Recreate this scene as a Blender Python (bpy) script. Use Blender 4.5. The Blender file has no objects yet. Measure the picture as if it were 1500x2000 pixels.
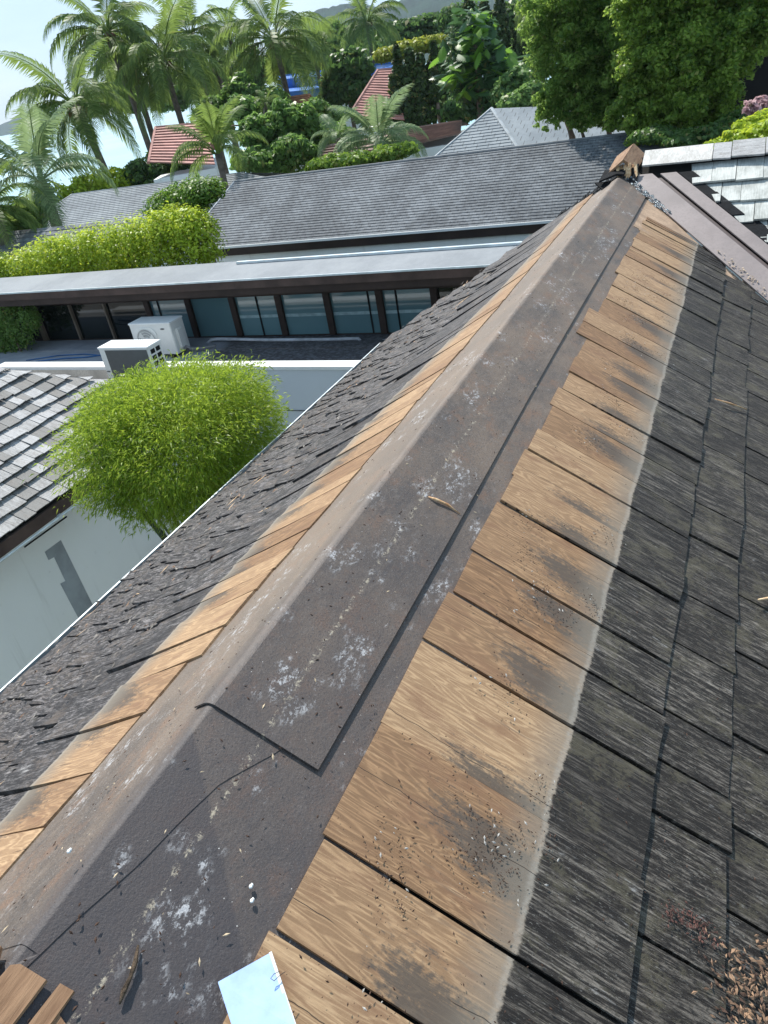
import bpy, bmesh, math, random
import numpy as np
from mathutils import Vector, Matrix, Euler
rnd = random.Random(7)
rs = np.random.RandomState(11)
sc = bpy.context.scene
col = sc.collection
# ---------------------------------------------------------------- camera, sky, sun, exposure
RM = np.array([[0.91037395, 0.07798605, -0.40637107],
               [0.38376529, -0.52638078, 0.75871436],
               [-0.15473679, -0.8466649, -0.50913168]])      # world axes seen from the camera
CAM = np.array([1.1637, 0.0, 1.35])                           # metres, origin = ridge of the near roof
cd = bpy.data.cameras.new('camera'); cam = bpy.data.objects.new('camera', cd); col.objects.link(cam)
cd.sensor_fit = 'VERTICAL'; cd.sensor_height = 36.0; cd.lens = 1463 / 2000 * 36
cd.clip_start = 0.05; cd.clip_end = 20000
cr, cu, cb = RM @ np.array([1, 0, 0.]), RM @ np.array([0, -1., 0]), RM @ np.array([0, 0, -1.])
cam.matrix_world = Matrix(((cr[0], cu[0], cb[0], CAM[0]), (cr[1], cu[1], cb[1], CAM[1]), (cr[2], cu[2], cb[2], CAM[2]), (0, 0, 0, 1)))
sc.camera = cam
SUN = Vector((-0.42, 0.42, 0.82)).normalized()                # towards the sun
w = bpy.data.worlds.new('World'); sc.world = w; w.use_nodes = True
wn = w.node_tree; bg = wn.nodes['Background']
sky = wn.nodes.new('ShaderNodeTexSky'); sky.sky_type = 'NISHITA'; sky.sun_disc = False
sky.sun_elevation = math.asin(SUN.z); sky.sun_rotation = math.atan2(SUN.x, SUN.y)
sky.air_density = 1.0; sky.dust_density = 0.5; sky.ozone_density = 1.0
wtc = wn.nodes.new('ShaderNodeTexCoord'); wmp = wn.nodes.new('ShaderNodeMapping'); wmp.inputs['Scale'].default_value = (3, 3, 9)
wnz = wn.nodes.new('ShaderNodeTexNoise'); wnz.inputs['Scale'].default_value = 1.3; wnz.inputs['Detail'].default_value = 6
wmr = wn.nodes.new('ShaderNodeMapRange'); wmr.inputs[1].default_value = .42; wmr.inputs[2].default_value = .62; wmr.inputs[3].default_value = .45; wmr.inputs[4].default_value = .9
wmx = wn.nodes.new('ShaderNodeMix'); wmx.data_type = 'RGBA'; wmx.inputs[7].default_value = (3.9, 5.5, 7.0, 1)      # thin bright cloud
wn.links.new(wtc.outputs['Generated'], wmp.inputs[0]); wn.links.new(wmp.outputs[0], wnz.inputs['Vector']); wn.links.new(wnz.outputs['Fac'], wmr.inputs[0])
wn.links.new(wmr.outputs[0], wmx.inputs[0]); wn.links.new(sky.outputs[0], wmx.inputs[6]); wn.links.new(wmx.outputs[2], bg.inputs[0]); bg.inputs[1].default_value = 0.115
sl = bpy.data.lights.new('sun', 'SUN'); sl.energy = 5.0; sl.angle = math.radians(0.53); sl.color = (1.0, 0.955, 0.88)
so = bpy.data.objects.new('sun', sl); col.objects.link(so)
so.rotation_euler = SUN.to_track_quat('Z', 'Y').to_euler()
sc.view_settings.view_transform = 'Standard'; sc.view_settings.look = 'None'
sc.view_settings.exposure = 0.5; sc.view_settings.gamma = 1.0; sc.view_settings.use_curve_mapping = False
sc.render.engine = 'CYCLES'
sc.cycles.max_bounces = 6; sc.cycles.transparent_max_bounces = 8; sc.cycles.use_denoising = True

# ---------------------------------------------------------------- helpers
def ray(px, py):
    v = np.array([px - 750, py - 1000, 1463.]); v /= np.linalg.norm(v); return RM @ v
def atY(px, py, Y): r = ray(px, py); return CAM + r * (Y / r[1])
def atX(px, py, X): r = ray(px, py); return CAM + r * (X / r[0])
def atD(px, py, D): return CAM + ray(px, py) * D
def link(o, parent=None):
    col.objects.link(o)
    if parent: o.parent = parent
    return o
def tag(o, label=None, cat=None, group=None, kind=None):
    for k, v in (('label', label), ('category', cat), ('group', group), ('kind', kind)):
        if v: o[k] = v
    return o
def thing(name, label, cat, group=None, loc=(0, 0, 0)):
    o = bpy.data.objects.new(name, None); o.location = loc; o.empty_display_size = .2; col.objects.link(o)
    return tag(o, label, cat, group)
def mesh(name, v, f, mat, parent=None, smooth=False, uv=None):
    me = bpy.data.meshes.new(name); me.from_pydata([tuple(map(float, q)) for q in v], [], [tuple(q) for q in f])
    if smooth: me.polygons.foreach_set('use_smooth', [True] * len(me.polygons))
    me.materials.append(mat); me.update()
    o = bpy.data.objects.new(name, me); link(o, parent)
    if parent: o.matrix_parent_inverse = Matrix.Identity(4); o.location = -Vector(parent.location)
    return o
class MB:
    def __init__(s): s.v = []; s.f = []
    def add(s, v, f):
        k = len(s.v); s.v += [tuple(q) for q in v]; s.f += [tuple(i + k for i in q) for q in f]; return s
    def box(s, a, b):
        x0, y0, z0 = [min(a[i], b[i]) for i in range(3)]; x1, y1, z1 = [max(a[i], b[i]) for i in range(3)]
        return s.add([(x0, y0, z0), (x1, y0, z0), (x1, y1, z0), (x0, y1, z0), (x0, y0, z1), (x1, y0, z1), (x1, y1, z1), (x0, y1, z1)],
                     [(0, 3, 2, 1), (4, 5, 6, 7), (0, 1, 5, 4), (1, 2, 6, 5), (2, 3, 7, 6), (3, 0, 4, 7)])
    def prism(s, poly, vec):
        n = len(poly); vec = np.array(vec, float)
        v = [np.array(p, float) for p in poly] + [np.array(p, float) + vec for p in poly]
        f = [tuple(range(n - 1, -1, -1)), tuple(range(n, 2 * n))] + [(i, (i + 1) % n, n + (i + 1) % n, n + i) for i in range(n)]
        return s.add(v, f)
    def tube(s, pts, rad, k=8):
        pts = [Vector(p) for p in pts]; rad = rad if isinstance(rad, (list, tuple)) else [rad] * len(pts)
        v = []; f = []
        for i, p in enumerate(pts):
            d = (pts[min(i + 1, len(pts) - 1)] - pts[max(i - 1, 0)]).normalized()
            a = d.cross(Vector((0.3, 0.2, 1)) if abs(d.z) < .9 else Vector((1, .1, 0))).normalized(); b = d.cross(a)
            for j in range(k):
                t = 2 * math.pi * j / k; v.append(p + a * math.cos(t) * rad[i] + b * math.sin(t) * rad[i])
        for i in range(len(pts) - 1):
            for j in range(k): f.append((i * k + j, i * k + (j + 1) % k, (i + 1) * k + (j + 1) % k, (i + 1) * k + j))
        f.append(tuple(range(k - 1, -1, -1))); f.append(tuple((len(pts) - 1) * k + j for j in range(k)))
        return s.add(v, f)
    def build(s, name, mat, parent=None, smooth=False, bevel=0):
        o = mesh(name, s.v, s.f, mat, parent, smooth)
        if bevel:
            bm = bmesh.new(); bm.from_mesh(o.data)
            bmesh.ops.bevel(bm, geom=bm.edges[:], offset=bevel, segments=2, affect='EDGES', clamp_overlap=True)
            bm.to_mesh(o.data); bm.free()
        return o
# ---- materials
class NT:
    def __init__(s, name):
        s.m = bpy.data.materials.new(name); s.m.use_nodes = True; s.t = s.m.node_tree
        s.b = s.t.nodes['Principled BSDF']; s.out = s.t.nodes['Material Output']
        s.tc = s.t.nodes.new('ShaderNodeTexCoord')
        s.obj = s.tc.outputs['Object']
        s.oi = s.t.nodes.new('ShaderNodeObjectInfo'); s.rand = s.oi.outputs['Random']
    def put(s, sock, v):
        if isinstance(v, bpy.types.NodeSocket): s.t.links.new(v, sock)
        else:
            if isinstance(v, tuple) and len(v) == 3 and sock.type == 'RGBA': v = v + (1,)
            sock.default_value = v
    def math(s, op, a, b=0.0, c=None, clamp=False):
        n = s.t.nodes.new('ShaderNodeMath'); n.operation = op; n.use_clamp = clamp
        s.put(n.inputs[0], a); s.put(n.inputs[1], b)
        if c is not None: s.put(n.inputs[2], c)
        return n.outputs[0]
    def vmath(s, op, a, b):
        n = s.t.nodes.new('ShaderNodeVectorMath'); n.operation = op; s.put(n.inputs[0], a); s.put(n.inputs[1], b); return n.outputs[0]
    def scaled(s, sc_, vec=None, off=True):
        v = s.vmath('MULTIPLY', vec or s.obj, sc_)
        if off:
            c = s.t.nodes.new('ShaderNodeCombineXYZ'); k = s.math('MULTIPLY', s.rand, 91.0)
            for i in range(3): s.t.links.new(k, c.inputs[i])
            v = s.vmath('ADD', v, c.outputs[0])
        return v
    def noise(s, vec, scale=1., detail=3., rough=.55, dist=0.):
        n = s.t.nodes.new('ShaderNodeTexNoise'); s.put(n.inputs['Vector'], vec); n.inputs['Scale'].default_value = scale
        n.inputs['Detail'].default_value = detail; n.inputs['Roughness'].default_value = rough; n.inputs['Distortion'].default_value = dist
        return n.outputs['Fac']
    def voro(s, vec, scale=1., out='Distance', rand=1.):
        n = s.t.nodes.new('ShaderNodeTexVoronoi'); s.put(n.inputs['Vector'], vec); n.inputs['Scale'].default_value = scale
        n.inputs['Randomness'].default_value = rand; return n.outputs[out]
    def ss(s, v, a, b):      # smoothstep a..b -> 0..1
        n = s.t.nodes.new('ShaderNodeMapRange'); n.interpolation_type = 'SMOOTHSTEP'
        s.put(n.inputs[0], v); n.inputs[1].default_value = a; n.inputs[2].default_value = b; return n.outputs[0]
    def mix(s, f, a, b):
        n = s.t.nodes.new('ShaderNodeMix'); n.data_type = 'RGBA'; s.put(n.inputs[0], f); s.put(n.inputs[6], a); s.put(n.inputs[7], b); return n.outputs[2]
    def sep(s, v=None):
        n = s.t.nodes.new('ShaderNodeSeparateXYZ'); s.put(n.inputs[0], v or s.obj); return n.outputs
    def bump(s, h, strength=.5, dist=.01):
        n = s.t.nodes.new('ShaderNodeBump'); s.put(n.inputs['Height'], h); n.inputs['Strength'].default_value = strength
        n.inputs['Distance'].default_value = dist; s.t.links.new(n.outputs[0], s.b.inputs['Normal'])
    def fin(s, color, rough=.7, spec=.3, metal=0.):
        s.put(s.b.inputs['Base Color'], color); s.put(s.b.inputs['Roughness'], rough)
        s.b.inputs['Specular IOR Level'].default_value = spec; s.put(s.b.inputs['Metallic'], metal); return s.m
def plain(name, c, rough=.6, var=.25, scale=3., spec=.3, metal=0., bump=0., fine=0.):
    n = NT(name); a = n.noise(n.scaled((scale,) * 3), 1, 5, .65)
    d = tuple(x * (1 - var) for x in c); e = tuple(min(1, x * (1 + var)) for x in c)
    cc = n.mix(n.ss(a, .3, .7), d, e)
    if fine: cc = n.mix(n.ss(n.noise(n.scaled((scale * 14,) * 3), 1, 3, .7), .45, .75), cc, tuple(x * (1 - fine) for x in c))
    if bump: n.bump(n.noise(n.scaled((scale * 9,) * 3), 1, 4, .7), bump, .01)
    return n.fin(cc, rough, spec, metal)

def shingle_mat(name, fresh, dry=False, pale=False, bleached=False):
    """weathered timber shingle; local x runs down the slope from the ridge"""
    n = NT(name); x, y, z = n.sep()
    low = n.noise(n.scaled((1.5, 9, 1)), 1, 3, .55, .4)
    ring = n.math('MULTIPLY_ADD', n.math('SINE', n.math('MULTIPLY', low, 120.)), .5, .5)
    fib = n.noise(n.scaled((9 if fresh else 22, 190, 5)), 1, 4, .72)
    fib2 = n.noise(n.scaled((6 if not bleached else 16, 60, 2)), 1, 5, .78)
    gr = n.math('ADD', n.math('MULTIPLY', fib, .65), n.math('MULTIPLY', n.math('POWER', ring, 2.), .17))
    blot = n.noise(n.scaled((6, 9, 6)), 1, 4, .6)
    speck = n.noise(n.scaled((55, 70, 55)), 1, 3, .75)
    if pale: wd, wl, wm = (.10, .098, .095), (.40, .395, .39), (.20, .18, .165)
    else: wd, wl, wm = (.013, .0098, .0078), (.25, .22, .185), (.098, .086, .056)
    if bleached: wd, wl, wm = (.020, .017, .018), (.36, .33, .325), (.14, .11, .09)
    tone = n.math('MULTIPLY_ADD', n.rand, .85 if not pale else .8, .05)
    old = n.mix(n.ss(n.math('ADD', fib2, n.math('MULTIPLY', n.math('SUBTRACT', fib, .5), .9)), .44 if not pale else .22, .76 if not pale else .7), wd, wl)
    if not pale: old = n.mix(n.math('MULTIPLY', n.ss(speck, .52, .66), .7), old, (.012, .011, .010)); old = n.mix(n.math('MULTIPLY', n.ss(n.noise(n.scaled((70, 210, 60)), 1, 3, .8), .60, .70), .7), old, (.30, .29, .26))
    old = n.mix(n.math('MULTIPLY', tone, .75 if not pale else .55), old, wd if not pale else (.56, .56, .57))
    if pale: old = n.mix(n.math('MULTIPLY', n.math('GREATER_THAN', n.math('FRACT', n.math('MULTIPLY', n.rand, 17.3)), .62), .7), old, (.12, .115, .105))
    old = n.mix(n.math('MULTIPLY', n.ss(n.math('MULTIPLY', blot, n.math('ADD', speck, .45)), .48, .66), .55), old, wm)
    if not pale:
        wh = n.math('MULTIPLY', n.ss(n.noise(n.scaled((9, 26, 9)), 1, 4, .7), .60, .76), n.ss(fib, .42, .62))
        old = n.mix(n.math('MULTIPLY', wh, .75), old, (.42, .41, .40))
    if fresh:
        c1 = n.mix(n.rand, (.30, .170, .085), (.47, .315, .180))
        c2 = n.mix(n.rand, (.16, .088, .044), (.29, .180, .098))
        new = n.mix(n.ss(gr, .28, .60), c2, c1)
        new = n.mix(n.math('MULTIPLY', n.ss(n.noise(n.scaled((3, 240, 3)), 1, 3, .8), .60, .70), .55), new, (.12, .065, .03))
        new = n.mix(n.math('MULTIPLY', n.ss(n.noise(n.scaled((4, 11, 4)), 1, 4, .65), .50, .68), .62), new, (.19, .10, .055))
        new = n.mix(n.math('MULTIPLY', n.ss(fib, .60, .72), .35), new, (.62, .45, .27))
        yy = n.math('ADD', n.math('MULTIPLY', y, 7.5), n.math('MULTIPLY_ADD', n.rand, 2.2, -.7))
        band = n.math('SUBTRACT', 1.15, n.math('ABSOLUTE', n.math('ADD', yy, n.math('MULTIPLY', n.math('SUBTRACT', x, .72), 1.6))), clamp=True)
        rough_ = n.math('ADD', n.math('MULTIPLY', n.math('SUBTRACT', fib2, .5), 1.5), n.math('ADD', n.math('MULTIPLY', n.math('SUBTRACT', fib, .5), .9), n.math('MULTIPLY', n.math('SUBTRACT', speck, .5), 1.1)))
        smear = n.ss(n.math('ADD', n.math('MULTIPLY', n.ss(x, .44, .80), band), rough_), .40, .85)
        new = n.mix(n.math('MULTIPLY', smear, .85), new, (.070, .058, .048))
        st2 = n.math('MULTIPLY', n.ss(x, .45, .92), n.ss(n.noise(n.scaled((3.2, 55, 3)), 1, 4, .7), .55, .70))
        new = n.mix(n.math('MULTIPLY', st2, .55), new, (.14, .115, .09))
        edge = n.math('ADD', x, n.math('ADD', n.math('MULTIPLY', n.math('SUBTRACT', n.noise(n.scaled((2, 4, 2)), 1, 2, .5), .5), .035), n.math('MULTIPLY', n.math('SUBTRACT', n.noise(n.scaled((40, 60, 40)), 1, 3, .7), .5), .022)))
        if bleached:
            gp_ = n.t.nodes.new('ShaderNodeNewGeometry'); py_ = n.sep(gp_.outputs['Position'])[1]
            edge = n.math('ADD', edge, n.math('MULTIPLY_ADD', n.ss(py_, 2.6, 6.5), .28, .085))
        dust = n.math('MULTIPLY', n.ss(edge, .912, .928), n.math('SUBTRACT', 1., n.ss(edge, .934, .942)))
        new = n.mix(n.math('MULTIPLY', n.ss(edge, .78, .93), .65), new, (.20, .175, .14))
        c = n.mix(n.ss(edge, .932, .942), new, old)
        c = n.mix(n.math('MULTIPLY', dust, n.math('MULTIPLY_ADD', speck, .9, -.05), clamp=True), c, (.27, .255, .225))
        hgt = n.math('ADD', n.math('MULTIPLY', fib, n.math('MULTIPLY_ADD', n.ss(edge, .92, .95), .85, .15)), n.math('MULTIPLY', speck, .15))
    else:
        c = old; hgt = n.math('ADD', fib, n.math('MULTIPLY', speck, .35))
    off_ = n.math('MULTIPLY', n.math('SUBTRACT', n.math('FRACT', n.math('MULTIPLY', n.rand, 7.77)), .5), .26)
    wv = n.math('MULTIPLY', n.math('SUBTRACT', n.noise(n.scaled((7, 0, 0)), 1, 3, .6), .5), .03)
    ck = n.math('MULTIPLY', n.math('LESS_THAN', n.math('ABSOLUTE', n.math('SUBTRACT', y, n.math('ADD', off_, wv))), .0011), n.ss(n.noise(n.scaled((3, 0, 0)), 1.3, 1, .5), .42, .5))
    c = n.mix(n.math('MULTIPLY', ck, .85), c, (.012, .009, .007))
    # scattered crumbs of dirt
    cr_ = n.math('MULTIPLY', n.math('LESS_THAN', n.voro(n.scaled((1, 1, 1)), 75., 'Distance'), .10), n.ss(blot, .42, .6))
    c = n.mix(n.math('MULTIPLY', cr_, .8), c, (.035, .024, .018))
    n.bump(hgt, .9 if not fresh else .75, .006)
    n.fin(c, n.math('MULTIPLY_ADD', fib, .25, .52), .35)
    return n.m

def felt_mat():
    n = NT('roofing_felt'); g = n.t.nodes.new('ShaderNodeNewGeometry'); pos = g.outputs['Position']
    p = lambda *s_: n.scaled(s_, pos, off=False)
    a = n.noise(p(3, 2, 3), 1, 5, .62); b = n.noise(p(40, 22, 40), 1, 5, .75); d = n.noise(p(150, 150, 150), 1, 3, .7)
    c = n.mix(n.ss(a, .34, .68), (.088, .070, .058), (.170, .124, .090))
    c = n.mix(n.math('MULTIPLY', n.ss(b, .45, .75), .6), c, (.20, .165, .14))
    c = n.mix(n.math('MULTIPLY', n.ss(n.noise(p(9, 7, 9), 1, 5, .75), .50, .68), .6), c, (.19, .105, .062))
    c = n.mix(n.math('MULTIPLY', n.ss(n.noise(p(16, 5, 16), 1, 5, .8), .54, .70), .6), c, (.045, .040, .040))
    c = n.mix(n.math('MULTIPLY', n.ss(d, .50, .66), .65), c, (.045, .042, .044))
    c = n.mix(n.math('MULTIPLY', n.ss(n.noise(p(210, 210, 210), 1, 2, .6), .60, .72), .6), c, (.30, .27, .25))
    yy_ = n.sep(pos)[1]; xx_ = n.sep(pos)[0]
    left_tan = n.math('MULTIPLY', n.math('SUBTRACT', 1., n.ss(n.math('ADD', xx_, n.math('MULTIPLY', n.math('SUBTRACT', b, .5), .012)), -.008, .008)), n.ss(n.math('ADD', yy_, a), .8, 2.2))
    c = n.mix(n.math('MULTIPLY', left_tan, .42), c, (.25, .195, .15))  # lighter tan mixed into the felt left of the fold
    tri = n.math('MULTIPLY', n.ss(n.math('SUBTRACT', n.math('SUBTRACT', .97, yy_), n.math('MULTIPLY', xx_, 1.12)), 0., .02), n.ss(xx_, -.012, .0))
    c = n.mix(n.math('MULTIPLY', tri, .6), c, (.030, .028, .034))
    near_dark = n.math('MULTIPLY', n.math('SUBTRACT', 1., n.ss(n.math('ADD', yy_, n.math('MULTIPLY', a, .8)), 1.0, 4.2)), n.ss(xx_, -.10, .0))
    c = n.mix(n.math('MULTIPLY', near_dark, .60), c, (.045, .041, .046))  # felt right of the fold gets darker towards the near end
    pow_ = n.math('MULTIPLY', n.ss(n.noise(p(7, 4.5, 7), 1, 3, .6), .55, .68), n.ss(n.noise(p(60, 34, 60), 1, 5, .85), .50, .62))
    ln = n.math('SUBTRACT', 1., n.math('MULTIPLY', n.math('ABSOLUTE', n.math('SUBTRACT', n.math('ADD', xx_, n.math('MULTIPLY', n.math('SUBTRACT', a, .5), .02)), .142)), 95.), clamp=True)
    c = n.mix(n.math('MULTIPLY', n.math('MULTIPLY', ln, n.ss(n.noise(p(60, 45, 60), 1, 4, .8), .52, .62)), .8), c, (.46, .40, .30))
    c = n.mix(n.math('MULTIPLY', pow_, .75), c, (.52, .52, .53))
    sp = n.math('MULTIPLY', n.math('LESS_THAN', n.voro(p(1, 1, 1), 48.), .07), n.ss(b, .4, .55))
    c = n.mix(sp, c, (.03, .018, .014))
    sp2 = n.math('MULTIPLY', n.math('LESS_THAN', n.voro(p(1.1, 1, 1), 36.), .055), n.ss(n.noise(p(8, 8, 8)), .5, .6))
    c = n.mix(sp2, c, (.55, .53, .50))
    n.bump(n.math('ADD', n.math('MULTIPLY', b, .6), n.math('MULTIPLY', d, .9)), .55, .003)
    return n.fin(c, n.math('MULTIPLY_ADD', b, .3, .45), .4)

def slate_mat(name, dark, light, rows=0., tabs=0., mott=.5):
    """far mineral shingles: world-position tones, tab joints of each row"""
    n = NT(name); x, y, z = n.sep()
    c = n.mix(n.ss(n.noise(n.scaled((1.1, .8, 1.1), off=False), 1, 5, .7), .36, .66), dark, light)
    c = n.mix(mott, c, n.mix(n.ss(n.noise(n.scaled((14, 9, 14), off=False), 1, 4, .8), .3, .7), dark, light))
    if rows:
        r = n.math('FLOOR', n.math('MULTIPLY', y, rows)); sh = n.math('MULTIPLY', n.math('FRACT', n.math('MULTIPLY', r, .382)), 1.)
        fx = n.math('FRACT', n.math('ADD', n.math('MULTIPLY', x, tabs), sh)); cell = n.math('FLOOR', n.math('ADD', n.math('MULTIPLY', x, tabs), sh))
        wn_ = n.t.nodes.new('ShaderNodeTexWhiteNoise'); wn_.noise_dimensions = '2D'
        cb_ = n.t.nodes.new('ShaderNodeCombineXYZ'); n.put(cb_.inputs[0], cell); n.put(cb_.inputs[1], r); n.put(wn_.inputs[0], cb_.outputs[0])
        c = n.mix(n.math('MULTIPLY', wn_.outputs[0], .38), c, dark)
        c = n.mix(n.math('MULTIPLY', n.math('LESS_THAN', fx, .07), .55), c, (.02, .02, .022))
    return n.fin(c, .8, .25)

def leaf_mat(name, c, c2, trans=.35, gloss=.42, scale=.6):
    n = NT(name); g = n.t.nodes.new('ShaderNodeNewGeometry'); ri = g.outputs['Random Per Island']
    a = n.noise(n.vmath('MULTIPLY', g.outputs['Position'], (scale,) * 3), 1, 3, .6)
    DEAD = n.math('GREATER_THAN', n.math('FRACT', n.math('MULTIPLY', ri, 53.7)), .955)
    cc = n.mix(n.ss(n.math('ADD', n.math('MULTIPLY', a, .55), n.math('MULTIPLY', ri, .45)), .25, .75), c, c2)
    cc = n.mix(n.math('MULTIPLY', DEAD, .6), cc, (.34, .28, .10))
    n.fin(cc, gloss, .25)
    tr = n.t.nodes.new('ShaderNodeBsdfTranslucent'); n.t.links.new(n.mix(.5, cc, tuple(min(1, q * 2.0) for q in c2)), tr.inputs[0])
    mx = n.t.nodes.new('ShaderNodeMixShader'); mx.inputs[0].default_value = trans
    n.t.links.new(n.b.outputs[0], mx.inputs[1]); n.t.links.new(tr.outputs[0], mx.inputs[2]); n.t.links.new(mx.outputs[0], n.out.inputs[0])
    return n.m

SH_FRESH = shingle_mat('bared_shingle_wood', True)
SH_OLD = shingle_mat('weathered_shingle_wood', False)
SH_BL = shingle_mat('bleached_left_shingle_wood', False, bleached=True)
SH_BLF = shingle_mat('bared_left_shingle_wood', True, bleached=True)
SH_PALE = shingle_mat('pale_grey_shingle_wood', False, pale=True)
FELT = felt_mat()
DECK = plain('dark_underlay', (.012, .011, .010), .95)
def wood_plain(name, c, c2, bump=.6):
    n = NT(name); f = n.noise(n.scaled((60, 6, 60)), 1, 4, .7); g = n.noise(n.scaled((7, 3, 7)), 1, 3, .6)
    n.bump(f, bump, .004); return n.fin(n.mix(n.ss(n.math('ADD', n.math('MULTIPLY', f, .6), n.math('MULTIPLY', g, .4)), .32, .66), c, c2), .65, .3)
CAPWOOD = wood_plain('cap_wood', (.15, .078, .040), (.33, .195, .11))
CAPPALE = wood_plain('pale_cap_wood', (.36, .34, .31), (.60, .585, .56), .3)
SPLIT = wood_plain('split_wood', (.40, .17, .06), (.75, .56, .34))
FASCIA = plain('brown_fascia_board', (.075, .048, .040), .6, .3, 2.5)
FASCIAD = plain('dark_brown_timber', (.035, .022, .018), .6, .3, 2.)
WHITE = plain('white_paint', (.78, .79, .78), .5, .06, 2.)
def render_wall(name, c, d):
    n = NT(name); g = n.t.nodes.new('ShaderNodeNewGeometry'); pos = g.outputs['Position']; q = lambda *k: n.scaled(k, pos, off=False)
    cc = n.mix(n.ss(n.noise(q(.5, .5, .4), 1, 4, .6), .3, .7), tuple(x * .93 for x in c), c)
    cc = n.mix(n.math('MULTIPLY', n.ss(n.noise(q(5, 5, .35), 1, 4, .65), .56, .75), .35), cc, d)
    cc = n.mix(n.math('MULTIPLY', n.ss(n.noise(q(9, 9, 7), 1, 5, .8), .62, .74), .35), cc, d)
    n.bump(n.noise(q(30, 30, 30), 1, 4, .7), .25, .01)
    return n.fin(cc, .85, .2)
WALLG = render_wall('white_render', (.80, .83, .82), (.42, .43, .40))
WALLB = plain('stained_cream_render', (.56, .51, .45), .85, .25, 2.5, fine=.2)
WALLS = render_wall('grey_render', (.60, .63, .67), (.40, .42, .44))
METALW = plain('valley_metal', (.235, .195, .185), .42, .14, 3., .5, fine=.12)
METALD = plain('valley_rib_metal', (.085, .062, .060), .4, .15, 3., .5)
BITUM = plain('black_bitumen', (.010, .011, .013), .8, .4, 12., .12, bump=.4)
LEAD = plain('torn_foil', (.20, .24, .27), .28, .5, 22., .6, .5, bump=1.)
ALU = plain('pale_metal_edge', (.60, .66, .68), .4, .15, 5., .5, .3)
ACW = plain('ac_white_enamel', (.72, .72, .69), .4, .05, 3.)
ACD = plain('ac_dark_mesh', (.10, .105, .105), .5, .1, 3.)
BLACK = plain('black_gap', (.008, .008, .008), .9)

# ---------------------------------------------------------------- ground, sea, hills
GZ = -7.0
def poly_obj(name, pts, mat, kind='structure'):
    return tag(mesh(name, pts, [tuple(range(len(pts)))], mat), kind=kind)
gm = plain('earth_and_lawn', (.045, .055, .022), .95, .5, .25, fine=.4)
def headland():
    pass
gp = [(-60, -60, GZ), (120, -60, GZ), (900, 700, GZ), (500, 1500, GZ), (-10, 420, GZ), (-30, 95, GZ), (-62, 62, GZ), (-75, 30, GZ)]
tag(mesh('ground', gp + [(p[0], p[1], GZ - 6) for p in gp], [tuple(range(8))] + [(i, i + 8, (i + 1) % 8 + 8, (i + 1) % 8) for i in range(8)], gm), kind='structure')
def sea_mat():
    n = NT('sea_water'); g = n.t.nodes.new('ShaderNodeNewGeometry')
    a = n.noise(n.vmath('MULTIPLY', g.outputs['Position'], (.012, .012, .012)), 1, 4, .6)
    n.bump(n.noise(n.vmath('MULTIPLY', g.outputs['Position'], (.9, .9, .9)), 1, 4, .6), .3, .3)
    return n.fin(n.mix(n.ss(a, .35, .65), (.26, .44, .49), (.38, .54, .57)), .3, .5)
S = 3150
poly_obj('sea', [(-S, -S, GZ - 1.2), (S, -S, GZ - 1.2), (S, S, GZ - 1.2), (-S, S, GZ - 1.2)], sea_mat())
def hill(name, profile, dist, depth, mat):
    """profile: (px, py of the skyline); a real ridge of that height with slopes running down on both sides"""
    v = []; f = []; n = len(profile); sub = 8; P = []
    for i in range(n - 1):
        for k in range(sub):
            t = k / sub; P.append((profile[i][0] * (1 - t) + profile[i + 1][0] * t, profile[i][1] * (1 - t) + profile[i + 1][1] * t))
    P.append(profile[-1]); R = 14
    for i, (px, py) in enumerate(P):
        top = atD(px, py, dist); d = np.array([top[0] - CAM[0], top[1], 0]); d /= np.linalg.norm(d)
        H = top[2] - GZ + 2
        for j in range(R):
            t = j / (R - 1) * 2 - 1
            h = H * (math.cos(t * math.pi) * .5 + .5) ** .8
            q = top + d * t * depth; jit = rs.rand() * .035 * H * (1 if abs(t) < .95 else 0)
            v.append((q[0], q[1], GZ - 2 + h + jit))
    for i in range(len(P) - 1):
        for j in range(R - 1): f.append((i * R + j, (i + 1) * R + j, (i + 1) * R + j + 1, i * R + j + 1))
    return tag(mesh(name, v, f, mat, smooth=False), kind='structure')
hm = plain('forest_hill', (.018, .040, .022), .95, .5, .03, fine=.5, spec=0.)
hill('hills', [(560, 60), (620, 22), (680, 10), (740, 16), (790, 2), (860, -30), (1000, -60), (1200, -60), (1500, -30)], 1500, 420, hm)
hill('terrain', [(-60, 268), (20, 236), (70, 208), (110, 212), (160, 225), (240, 226), (330, 208), (420, 180), (520, 168)], 2600, 300, hm)

# ---------------------------------------------------------------- near roof
TH = math.atan(.6); CT, ST = math.cos(TH), math.sin(TH)
FR = Matrix(((CT, 0, ST), (0, 1, 0), (-ST, 0, CT))).to_4x4()          # local x down the right slope
FL = Matrix(((-CT, 0, -ST), (0, -1, 0), (-ST, 0, CT))).to_4x4()       # local x down the left slope
near = thing('shingle_roof', 'weathered timber shingle roof with its ridge stripped down to brown felt', 'roof')
Y0, Y1 = -1.2, 8.78
def valley_s(y): return (8.42 - y) / 1.17 / CT       # slope distance where the valley cuts the right slope
def frame_obj(name, me, fr, yc, parent=near):
    o = bpy.data.objects.new(name, me); link(o, parent); o.matrix_local = Matrix.Translation((0, yc, 0)) @ fr; return o
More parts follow.
